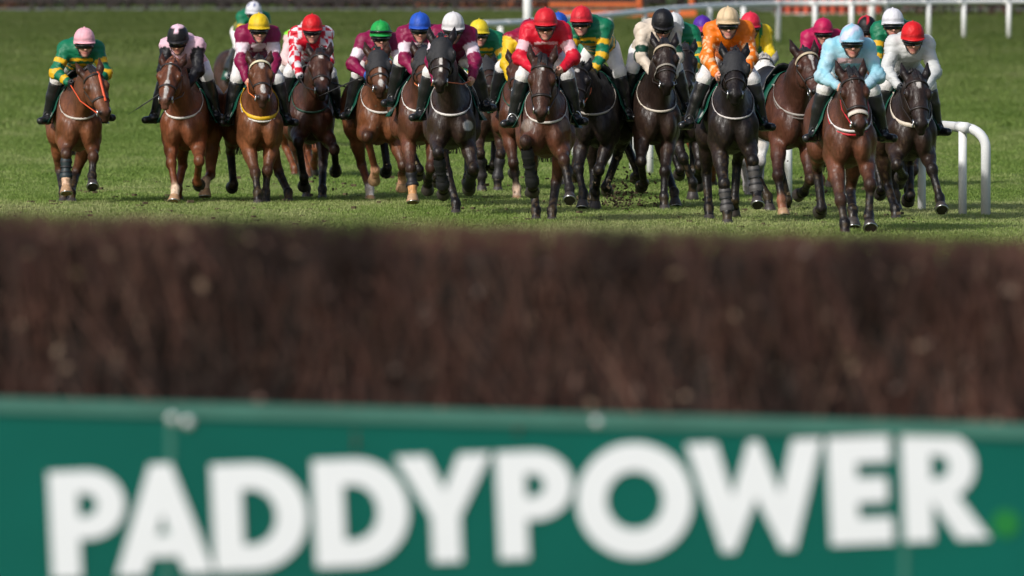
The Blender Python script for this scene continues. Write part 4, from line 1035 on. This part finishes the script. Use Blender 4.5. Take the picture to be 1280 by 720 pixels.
def checks(c1, c2, body):
    a_, b_, d_ = lin(c1), lin(c2), lin(body)
    def f(arm, t, ts, rel, ang):
        k = (np.floor(t * 7.5) + np.floor(ang / (math.pi / 3))).astype(int) % 2
        kt = (np.floor(rel[:, 0] / .075) + np.floor(rel[:, 2] / .075) + np.floor(rel[:, 1] / .09)).astype(int) % 2
        C = sel(k == 0, a_, b_); C2 = sel(kt == 0, a_, b_); C = sel(arm == 0, C2, C)
        return sel((arm == 0) & (np.abs(rel[:, 0]) < .10) & (rel[:, 1] > .0), d_, C)
    return f
def spots(c1, c2):
    a_, b_ = lin(c1), lin(c2)
    def f(arm, t, ts, rel, ang):
        k = (np.sin(t * 38 + ang * 1.0) * np.sin(ang * 3 + t * 9) > .28) & (t > .18)
        return sel((arm != 0) & k, b_, a_)
    return f
def elbows(c1, c2):
    a_, b_ = lin(c1), lin(c2)
    def f(arm, t, ts, rel, ang): return sel((arm != 0) & (t > .34) & (t < .60) & (np.cos(ang) > -.9) & (((t - .34) < .16) | (np.abs(ang) > 1.0)), b_, a_)
    return f
def marbled(c1, c2, hoopc):
    a_, b_, h_ = lin(c1), lin(c2), lin(hoopc)
    def f(arm, t, ts, rel, ang):
        m = np.clip(.5 + 1.1 * wob(rel, 26, 9, 6), 0, 1)[:, None]; C = a_ * (1 - m) + b_ * m
        return sel((arm == 0) & (rel[:, 2] < -.055) & (rel[:, 2] > -.105) & (rel[:, 1] > 0), h_, C)
    return f
def cap1(c, band=None, top=None):
    c_ = lin(c)
    def f(ph, th):
        if band and th > 80: return lin(band)
        if top == 'star' and th < 62 and (th < 12 or th < 30 + 32 * max(0, math.cos(ph * 3)) ** 2): return lin('#e2bccb')
        if top == 'redstar' and th < 70 and (th < 14 or th < 26 + 40 * max(0, math.cos(ph * 2.5)) ** 3): return lin('#c02436')
        if top == 'stars' and ((math.degrees(ph) + 20) % 60 < 16) and 34 < th < 58: return lin('#27407c')
        if top == 'marble': return c_ * (1 + .0) if math.sin(ph * 3 + th * .09) > 0 else lin('#c7c9df')
        if th == 85: return c_ * .62                                    # elastic band above the peak
        if th < 80 and ((math.degrees(ph) + 30) % 60 < 6): return c_ * (.72 if top == 'seam' else .84)   # stitched panels
        return c_
    return f
GRN, GLD, MAR = '#0c6a4a', '#d9a81c', '#7d1040'

HORSES = [
  {"n":"A","X":-4.648,"D":90.9,"yaw":6,"dz":-0.22,"poll":(0.114,1.08,1.409),"muz":(0.246,1.465,0.941),"legs":{"fl":(-0.152,0.92,0.295,25,(-0.145,0.87,0.547)),"fr":(0.123,0.92,0.32,45,(0.14,0.85,0.521)),"hl":(-0.115,-0.35,0.12,30),"hr":(-0.037,-0.2,0.12,30)},"helm":(0.061,0.62,1.804),"foot":((-0.307,0.2,0.867),(0.275,0.2,0.901)),"hands":((-0.103,0.72,1.297),(0.16,0.72,1.28)),"hpitch":8,"hyaw":4},
  {"n":"B","X":-3.423,"D":91.2,"yaw":-6,"dz":-0.216,"poll":(-0.055,1.08,1.5),"muz":(-0.074,1.536,1.08),"legs":{"fl":(-0.032,1.0,0.18,35,(-0.095,0.86,0.448)),"fr":(0.143,0.62,0.249,-82,(0.209,0.9,0.475)),"hl":(-0.209,-0.4,0.151,-20),"hr":(0.164,0.1,0.247,15)},"helm":(-0.062,0.62,1.837),"foot":((-0.371,0.2,0.872),(0.212,0.2,0.897)),"hands":((-0.115,0.72,1.26),(0.047,0.72,1.26)),"hpitch":22},
  {"n":"C","X":-3.824,"D":123,"yaw":20,"dz":-0.121,"poll":(0.001,1.08,1.409),"muz":(-0.024,1.544,0.999),"legs":{"fl":(-0.182,0.9,0.148,20),"fr":(0.138,0.6,0.236,-40),"hl":(-0.122,-0.5,0.12,20),"hr":(-0.036,-0.2,0.156,20)},"helm":(-0.089,0.62,2.015),"hands":(None,None),"hpitch":12},
  {"n":"D","X":-2.76,"D":91.2,"yaw":8,"dz":-0.22,"poll":(-0.052,1.08,1.525),"muz":(-0.068,1.528,1.097),"legs":{"fl":(-0.069,1.0,0.138,20,(-0.079,0.86,0.347)),"fr":(0.039,0.8,0.134,15,(0.061,0.75,0.362)),"hl":(-0.142,-0.7,0.196,-82),"hr":(0.381,-0.1,0.12,25)},"helm":(-0.01,0.62,1.956),"foot":((-0.291,0.2,0.846),(0.33,0.2,0.846)),"hands":((-0.141,0.72,1.243),(0.091,0.72,1.26)),"hpitch":8},
  {"n":"E","X":-2.211,"D":93.0,"yaw":3,"dz":-0.177,"poll":(0.086,1.08,1.6),"muz":(0.097,1.511,1.154),"legs":{"fl":(-0.08,0.85,0.26,-60,(-0.144,0.98,0.642)),"fr":(0.273,0.62,0.359,-82,(0.246,0.92,0.563)),"hl":(-0.019,-0.4,0.12,25),"hr":(0.138,0.2,0.12,25)},"helm":(0.017,0.62,1.944),"foot":((-0.306,0.2,0.908),(0.313,0.2,0.899)),"hands":((-0.12,0.72,1.339),(0.131,0.72,1.313)),"hpitch":12},
  {"n":"F","X":-2.629,"D":104,"yaw":8,"dz":-0.22,"poll":(0.028,1.08,1.48),"muz":(0.022,1.567,1.096),"legs":{"fl":(0.039,0.9,0.12,20),"fr":(0.152,0.6,0.217,-40),"hl":(0.023,-0.4,0.12,20),"hr":(0.217,-0.2,0.12,20)},"helm":(0.082,0.62,1.865),"hands":(None,None),"hpitch":10},
  {"n":"G","X":-1.483,"D":91.8,"yaw":7,"dz":-0.166,"poll":(-0.078,1.08,1.615),"muz":(-0.093,1.533,1.192),"legs":{"fl":(-0.068,0.75,0.367,-50,(-0.179,0.98,0.721)),"fr":(0.251,0.5,0.311,-20),"hl":(-0.017,-0.3,0.14,20),"hr":(0.222,-0.74,0.356,-78)},"helm":(0.006,0.62,1.878),"foot":((-0.261,0.2,0.906),(0.302,0.2,0.906)),"hands":((-0.168,0.72,1.374),(0.09,0.72,1.366)),"hpitch":8},
  {"n":"H","X":-0.972,"D":89.2,"yaw":3,"dz":-0.124,"poll":(0.015,1.08,1.646),"muz":(0.006,1.551,1.243),"legs":{"fl":(-0.105,0.9,0.246,20,(-0.12,0.85,0.427)),"fr":(0.073,0.5,0.312,-50),"hl":(0.032,-0.72,0.389,-75),"hr":(0.207,-0.66,0.323,-75)},"helm":(-0.015,0.62,1.967),"foot":((-0.257,0.2,1.074),(0.311,0.2,1.007)),"hands":((-0.053,0.72,1.395),(0.105,0.72,1.362)),"hpitch":10},
  {"n":"I","X":-0.607,"D":85.8,"yaw":0,"dz":-0.116,"poll":(-0.092,1.08,1.774),"muz":(-0.106,1.479,1.3),"legs":{"fl":(-0.078,0.86,0.308,-70,(-0.125,1.0,0.653)),"fr":(0.175,0.52,0.317,-82,(0.224,0.82,0.491)),"hl":(0.043,-0.1,0.127,25),"hr":(0.16,-0.74,0.372,-78)},"helm":(0.02,0.62,1.972),"foot":((-0.308,0.2,0.969),(0.334,0.2,1.065)),"hands":((-0.151,0.72,1.342),(0.208,0.72,1.374)),"hpitch":14},
  {"n":"J","X":-0.298,"D":97,"yaw":4,"dz":-0.218,"poll":(-0.083,1.08,1.477),"muz":(-0.026,1.617,1.173),"legs":{"fl":(-0.101,0.8,0.176,10),"fr":(0.073,0.9,0.16,10),"hl":(0.017,-0.7,0.321,-75),"hr":(0.137,-0.7,0.302,-75)},"helm":(-0.116,0.62,1.88),"foot":((-0.188,0.2,0.863),(0.212,0.2,0.909)),"hands":(None,None),"hpitch":4,"hyaw":6},
  {"n":"K","X":0.081,"D":93,"yaw":2,"dz":-0.134,"poll":(-0.041,1.08,1.54),"muz":(-0.066,1.572,1.163),"legs":{"fl":(-0.054,0.7,0.136,20),"fr":(0.11,0.5,0.218,-40),"hl":(-0.03,-0.7,0.334,-75),"hr":(0.154,-0.7,0.334,-75)},"helm":(0.088,0.62,1.892),"foot":((-0.193,0.2,0.978),(0.295,0.2,0.978)),"hands":((-0.115,0.72,1.295),(0.101,0.72,1.295)),"hpitch":10},
  {"n":"L","X":0.328,"D":82.9,"yaw":0,"dz":-0.151,"poll":(-0.037,1.08,1.586),"muz":(-0.053,1.352,1.029),"legs":{"fl":(-0.129,0.86,0.393,-72,(-0.198,1.03,0.811)),"fr":(0.224,1.02,0.358,48,(0.171,0.92,0.632)),"hl":(-0.094,-0.35,0.12,25),"hr":(0.061,-0.25,0.12,25)},"helm":(-0.005,0.62,2.015),"foot":((-0.321,0.2,0.945),(0.292,0.2,0.968)),"hands":((-0.12,0.72,1.491),(0.141,0.72,1.491)),"hpitch":10},
  {"n":"M","X":0.671,"D":100,"yaw":0,"dz":-0.22,"poll":(-0.04,1.08,1.491),"muz":(-0.041,1.549,1.085),"legs":{"fl":(-0.057,0.8,0.12,20),"fr":(0.075,0.6,0.146,-40),"hl":(0.006,-0.3,0.12,20),"hr":(0.045,-0.4,0.12,20)},"helm":(-0.13,0.62,1.954),"hands":(None,None),"hpitch":10},
  {"n":"N","X":0.933,"D":88.2,"yaw":-7,"dz":-0.14,"poll":(-0.132,1.08,1.471),"muz":(-0.091,1.561,1.082),"legs":{"fl":(-0.086,0.98,0.203,25,(-0.151,0.85,0.438)),"fr":(-0.006,0.6,0.203,0),"hl":(-0.132,-0.3,0.134,25),"hr":(-0.038,-0.65,0.226,-82)},"helm":(-0.148,0.62,2.034),"foot":((-0.333,0.2,0.937),(0.149,0.2,0.937)),"hands":((-0.215,0.72,1.321),(-0.042,0.72,1.354)),"hpitch":6},
  {"n":"O","X":1.407,"D":88.4,"yaw":8,"dz":-0.111,"poll":(0.007,1.08,1.715),"muz":(-0.028,1.49,1.251),"legs":{"fl":(-0.13,0.58,0.289,-84,(-0.213,0.9,0.517)),"fr":(0.024,0.92,0.156,15,(0.043,0.85,0.417)),"hl":(0.018,-0.75,0.353,-82),"hr":(0.294,-0.1,0.184,25)},"helm":(0.063,0.62,2.001),"foot":((-0.255,0.2,0.992),(0.372,0.2,1.017)),"hands":((-0.069,0.72,1.418),(0.155,0.72,1.385)),"hpitch":28},
  {"n":"P","X":1.835,"D":92.4,"yaw":2,"dz":-0.159,"poll":(-0.032,1.08,1.646),"muz":(-0.027,1.53,1.22),"legs":{"fl":(0.078,0.8,0.219,-10),"fr":(0.155,0.5,0.299,-40),"hl":(0.023,-0.72,0.328,-75),"hr":(0.168,-0.66,0.312,-75)},"helm":(-0.119,0.62,1.962),"foot":((-0.235,0.2,0.881),(0.267,0.2,0.881)),"hands":(None,None),"hpitch":12},
  {"n":"X","X":2.222,"D":99,"yaw":0,"dz":-0.22,"poll":(-0.019,1.08,1.48),"muz":(-0.024,1.581,1.115),"legs":{"fl":(-0.031,0.8,0.12,20),"fr":(0.084,0.6,0.185,-40),"hl":(-0.025,-0.3,0.12,20),"hr":(0.108,-0.4,0.12,20)},"helm":(-0.027,0.62,1.919),"hands":(None,None),"hpitch":14},
  {"n":"Q","X":2.102,"D":82.9,"yaw":3,"dz":-0.113,"poll":(-0.026,1.08,1.647),"muz":(-0.051,1.529,1.22),"legs":{"fl":(-0.087,0.98,0.142,18,(-0.113,0.92,0.402)),"fr":(0.197,0.98,0.326,42,(0.164,0.92,0.624)),"hl":(-0.156,-0.45,0.139,25),"hr":(0.114,-0.7,0.211,-30)},"helm":(-0.052,0.62,2.023),"foot":((-0.392,0.2,0.929),(0.315,0.2,0.914)),"hands":((-0.167,0.72,1.445),(0.103,0.72,1.43)),"hpitch":6},
  {"n":"R","X":2.636,"D":95,"yaw":0,"dz":-0.183,"poll":(0.146,1.08,1.519),"muz":(0.114,1.572,1.143),"legs":{"fl":(-0.022,0.8,0.12,10),"fr":(0.09,0.6,0.18,-40),"hl":(-0.009,-0.3,0.12,20),"hr":(0.137,-0.4,0.12,20)},"helm":(0.001,0.62,1.967),"hands":(None,None),"hpitch":10},
  {"n":"S","X":2.66,"D":86.3,"yaw":17,"dz":-0.125,"poll":(-0.044,1.08,1.636),"muz":(-0.053,1.528,1.207),"legs":{"fl":(-0.262,0.98,0.171,20,(-0.276,0.9,0.418)),"fr":(0.095,0.62,0.244,-84,(0.06,0.92,0.378)),"hl":(0.06,-0.4,0.174,20),"hr":(0.373,-0.7,0.135,-30)}},
  {"n":"Y","X":3.525,"D":98,"yaw":3,"dz":-0.217,"poll":(-0.011,1.08,1.469),"muz":(-0.021,1.584,1.108),"legs":{"fl":(-0.068,0.8,0.137,20),"fr":(0.096,0.6,0.206,-40),"hl":(0.048,-0.3,0.12,20),"hr":(0.186,-0.4,0.12,20)},"helm":(-0.006,0.62,1.895),"hands":(None,None),"hpitch":8},
  {"n":"T","X":3.074,"D":79.3,"yaw":4,"dz":-0.182,"poll":(-0.032,1.08,1.477),"muz":(0.009,1.43,0.967),"legs":{"fl":(-0.09,1.0,0.12,20,(-0.118,0.92,0.329)),"fr":(0.137,0.95,0.183,48,(0.157,0.9,0.468)),"hl":(-0.117,-0.75,0.216,-82),"hr":(0.127,-0.3,0.212,20)},"helm":(0.018,0.62,1.864),"foot":((-0.27,0.2,0.862),(0.354,0.2,0.862)),"hands":((-0.111,0.72,1.356),(0.125,0.72,1.356)),"hpitch":6},
  {"n":"U","X":4.097,"D":99,"yaw":3,"dz":-0.22,"poll":(-0.022,1.08,1.461),"muz":(-0.025,1.581,1.096),"legs":{"fl":(-0.051,0.8,0.12,20),"fr":(0.097,0.6,0.185,-40),"hl":(0.071,-0.3,0.12,20),"hr":(0.211,-0.4,0.12,20)},"helm":(-0.043,0.62,1.919),"hands":(None,None),"hpitch":12},
  {"n":"V","X":3.923,"D":87.5,"yaw":3,"dz":-0.145,"poll":(-0.026,1.08,1.606),"muz":(-0.031,1.564,1.219),"legs":{"fl":(-0.063,0.8,0.19,10),"fr":(0.087,0.6,0.251,-40),"hl":(-0.076,-0.6,0.225,-75),"hr":(0.132,-0.7,0.339,-75)},"helm":(-0.079,0.62,2.01),"foot":((-0.292,0.2,0.946),(0.241,0.2,0.946)),"hands":((-0.202,0.72,1.376),(0.058,0.72,1.36)),"hpitch":4},
  {"n":"W","X":3.832,"D":83.6,"yaw":5,"dz":-0.187,"poll":(-0.019,1.08,1.419),"muz":(-0.01,1.437,0.912),"legs":{"fl":(-0.079,0.6,0.458,-90,(-0.189,0.96,0.574)),"fr":(0.228,0.98,0.249,48,(0.167,0.86,0.525)),"hl":(-0.051,-0.2,0.12,25),"hr":(0.159,-0.65,0.244,-80)},"helm":(0.012,0.62,1.882),"foot":((-0.222,0.2,0.857),(0.312,0.2,0.857)),"hands":((-0.138,0.72,1.323),(0.131,0.72,1.315)),"hpitch":16},
]

# ------------------------------------------------------------------ the field: every horse and rider
LOOK = {
 'A': dict(coat='brightbay', label='bright bay racehorse with orange face strap, leftmost of the whole field', facestrap='#d9542c', rein='#d9542c', girth='#bfb6ab', sock={'fl': '#c9a487'}, boots={'fl': ('#1d2b2e', True)},
   j=dict(label='jockey in pink cap and green and gold hooped silks at far left', silk=hoops(GRN, GLD), cap=cap1('#e6a9b4'), peakk=1.0, glove='#1a1a1c')),
 'B': dict(coat='chestnut', label='chestnut racehorse with long white blaze and sheepless noseband, second from left', marks=[(.10, .022, .05), (.22, .012, .10), (.36, .03, .05), (.47, .024, .09)], girth='#d8d2ca', sock={'fl': '#cbb29a', 'hr': '#c9a98f'},
   j=dict(label='jockey in pale pink silks with black sleeves and black star cap', silk=plain('#d9b3c0', sleeve='#17161a'), cap=cap1('#1b1a1d', top='star'), whip=(-1, -.75, .15, -.5), whiplabel='black riding whip held out beside the chestnut horse second from left')),
 'C': dict(coat='darkbay', label='dark bay racehorse far back, only its rump showing left of the yellow cap',
   j=dict(label='jockey in white cap with blue stars, farthest back at the left', silk=hoops(GRN, GLD), cap=cap1('#d9d8de', top='stars'))),
 'D': dict(coat='brightbay', label='bay racehorse with white star and yellow breast girth', marks=[(.13, .03, .07), (.46, .028, .07)], girth='#dcae1d', girthw=.020, girth2='#d9d4cc', browband='#d9cfae', rein='#d8713a',
   j=dict(label='jockey in yellow cap and maroon silks with white armbands', silk=plain(MAR, armlet=('#dcc9d3', .20, .40), star='#d8c3cd'), cap=cap1('#dcb91c'))),
 'E': dict(coat='redbay', label='bay racehorse with heart shaped star and thin green breast girth', marks=[(.12, .026, .035), (.42, .02, .02)], girth='#2b5141',  
   j=dict(label='jockey in red cap and red and white chequered silks', silk=checks('#c4152c', '#dcd6da', '#c4152c'), cap=cap1('#c81a20'), glove='#1c2326', whip=(1, .8, .1, -.25), whiplabel='black riding whip held out right of the horse with heart shaped star')),
 'F': dict(coat='chestnut', label='chestnut racehorse almost hidden behind the rider in red and white checks',
   j=dict(label='jockey in pale pink silks with a lime patch, behind the chequered rider', silk=plain('#dcb9b9', seam=('#7fd12c', .06)), cap=cap1('#dcb9b9'))),
 'G': dict(coat='brightbay', label='bright bay racehorse in black hood with narrow white stripe', marks=[(.30, .012, .16), (.50, .03, .05)], girth='#d3cdc6', hood='#6b3f28', hooddot=True, sock={'fl': '#c79677', 'fr': '#c79677', 'hl': '#d7cfc9'}, cannon={'fl': '#5d3422', 'fr': '#5d3422', 'hl': '#5d3422'},
   j=dict(label='jockey in bright green cap and maroon silks', silk=plain(MAR, armlet=('#dccbd5', .22, .42)), cap=cap1('#1f9a45', top='seam'), glove='#2b5aa8', updown=True, whip=(-1, -.9, .1, -.4), whiplabel='black riding whip held out left of the green capped rider')),
 'H': dict(coat='bay', label='bay racehorse with eye cups, half hidden left of the white capped rider', hood='#4e2f22', girth='#d9d3cc', rein='#d8743c', sock={'fl': '#c9925f'}, boots={'fl': ('#151518', False)},
   j=dict(label='jockey in royal blue cap and maroon silks with white armbands', silk=plain(MAR, armlet=('#dccbd5', .22, .42), star='#d8c3cd'), cap=cap1('#2350b4', top='seam'))),
 'I': dict(coat='brown', label='dark brown racehorse in black hood with red badges, white patch on chest', marks=[(.36, .016, .10)], girth='#d6d0cb', hood='#171518', hooddot=True, rein='#d0632c', patch=[(.7, .92, .17, .05, '#c9c3bd')], boots={'fl': ('#141417', True), 'fr': ('#141417', False)},
   j=dict(label='jockey in white cap and maroon silks with white armbands', silk=plain(MAR, armlet=('#dccbd5', .22, .42)), cap=cap1('#d3d0d0'), updown=False)),
 'J': dict(coat='darkbay', label='dark racehorse in grey black hood behind the white capped rider', hood='#2a2224', boots={'fl': ('#2a2526', False), 'fr': ('#1d1a1b', False)},
   j=dict(label='jockey in yellow cap and green and gold hoops behind white capped rider', silk=hoops(GRN, GLD), cap=cap1('#d9c22a'))),
 'K': dict(coat='bay', label='bay racehorse hidden behind the leading horse of the red rider', sock={'fl': '#d3b49b'}, girth='#2b5141',
   j=dict(label='jockey in yellow silks with maroon sash behind the red rider', silk=plain('#dcb41e', sash='#7a1026', seam=('#8a1034', .07)), cap=cap1('#8a1034'))),
 'L': dict(coat='bay', label='bay racehorse with small white star carrying the rider all in red', headk=.6, marks=[(.12, .016, .024)], girth='#c9c1b8', brightiron=True, boots={'fl': ('#141416', True)}, patch=[(.7, .965, -.185, .062, '#7b6a60'), (.7, .96, .175, .062, '#6a5850')],
   j=dict(label='jockey in red cap and red silks with pale pink armbands', silk=plain('#c4142c', armlet=('#e2b4bd', .24, .42), hoop=('#dfb0b8', -.075, -.10)), cap=cap1('#c81e2a'))),
 'M': dict(coat='black', label='dark racehorse hidden between the red rider and green hooped rider',
   j=dict(label='jockey in royal blue, mostly hidden behind the red rider', silk=plain('#1d4fb0', sleeve='#127a5c'), cap=cap1('#1d4fb0'))),
 'N': dict(coat='black', label='black racehorse with white star right of the rider in red', marks=[(.13, .026, .03), (.44, .02, .03)], girth='#a89f95', rein='#d8602c',
   j=dict(label='jockey in red cap and green and gold hooped silks', silk=hoops(GRN, GLD, off=.0), cap=cap1('#cb2431', top='seam'))),
 'O': dict(coat='brown', label='dark brown racehorse with cream breast girth and browband', girth='#cfc4b4', browband='#b5a58c', noseband='#8b8478', nbl=.33, nbw=.012,
   j=dict(label='jockey in black cap and cream silks looking down', silk=elbows('#cdbfae', '#123c2c'), cap=cap1('#18171a'))),
 'P': dict(coat='black', label='black racehorse tucked behind the cream rider', 
   j=dict(label='jockey in green and gold hoops tucked behind the cream rider', silk=hoops(GRN, GLD), cap=cap1('#d3d3d3'))),
 'X': dict(coat='chestnut', label='chestnut racehorse hidden behind the rider in orange',
   j=dict(label='jockey in purple cap behind the rider in orange', silk=plain('#4b1f86', sleeve='#4b1f86'), cap=cap1('#4d2390', band='#b02c52'))),
 'Q': dict(coat='black', label='black racehorse in blinkers with strapped front boots', hood='#141315', girth='#cfc8c4', girthw=.008, boots={'fl': ('#454240', True), 'fr': ('#454240', True)},
   j=dict(label='jockey in orange silks and cream cap', silk=spots('#dd6f12', '#e6b98c'), cap=cap1('#d2b893', top='seam'))),
 'R': dict(coat='grey', label='white grey racehorse peeping out right of the blinkered black horse', 
   j=dict(label='jockey in yellow silks with green braces and red cap', silk=plain('#d3b51f', braces='#1f7d3b'), cap=cap1('#cf2740'))),
 'S': dict(coat='redbay', label='loose bay racehorse with an empty saddle and white blaze', marks=[(.13, .03, .05), (.21, .012, .09)], girth='#9d968e', girth2='#6d655e', browband='#b9a98d', ear=.3, sock={'fl': '#8a5a42'}),
 'Y': dict(coat='chestnut', label='chestnut racehorse hidden behind the loose bay',
   j=dict(label='jockey in crimson cap and crimson silks right of the loose horse', silk=plain('#a8124c'), cap=cap1('#b3164e'))),
 'T': dict(coat='bay', label='bay racehorse with white noseband nearest to the brush fence', headk=.7, girth='#d9d4d2', girth2='#c2202c', noseband='#cfc4b6', nbl=.44, nbw=.02, rein='#c02430',
   j=dict(label='jockey in pale blue silks and pale blue cap', silk=marbled('#86bfd0', '#a9c9d6', '#d6b4b8'), cap=cap1('#8fc0d6', top='marble'))),
 'U': dict(coat='bay', label='bay racehorse hidden behind the rider in pale blue',
   j=dict(label='jockey in black cap with red star behind the pale blue rider', silk=plain('#171417', sleeve='#c02436'), cap=cap1('#171417', top='redstar'))),
 'V': dict(coat='brown', label='brown racehorse hidden behind the rider in grey white silks',
   j=dict(label='jockey in white cap and green and gold hoops at right', silk=hoops(GRN, GLD), cap=cap1('#d5d4da'))),
 'W': dict(coat='brown', label='dark brown racehorse with white star beside the end of the white rail', marks=[(.14, .024, .045)], girth='#cfc3b2', girthw=.02, 
   j=dict(label='jockey in red cap and plain grey white silks, rightmost of the riders', silk=plain('#c3c5c4'), cap=cap1('#cd1a1f'), glove='#22272b')),
}
LOOK['B']['label'] = 'chestnut racehorse with long white blaze, second from the left'
for s in HORSES:
    s.update(LOOK[s['n']])
    root, bits, tr, legs, HF = build_horse(s)
    if 'helm' in s: build_jockey(s, bits, root)
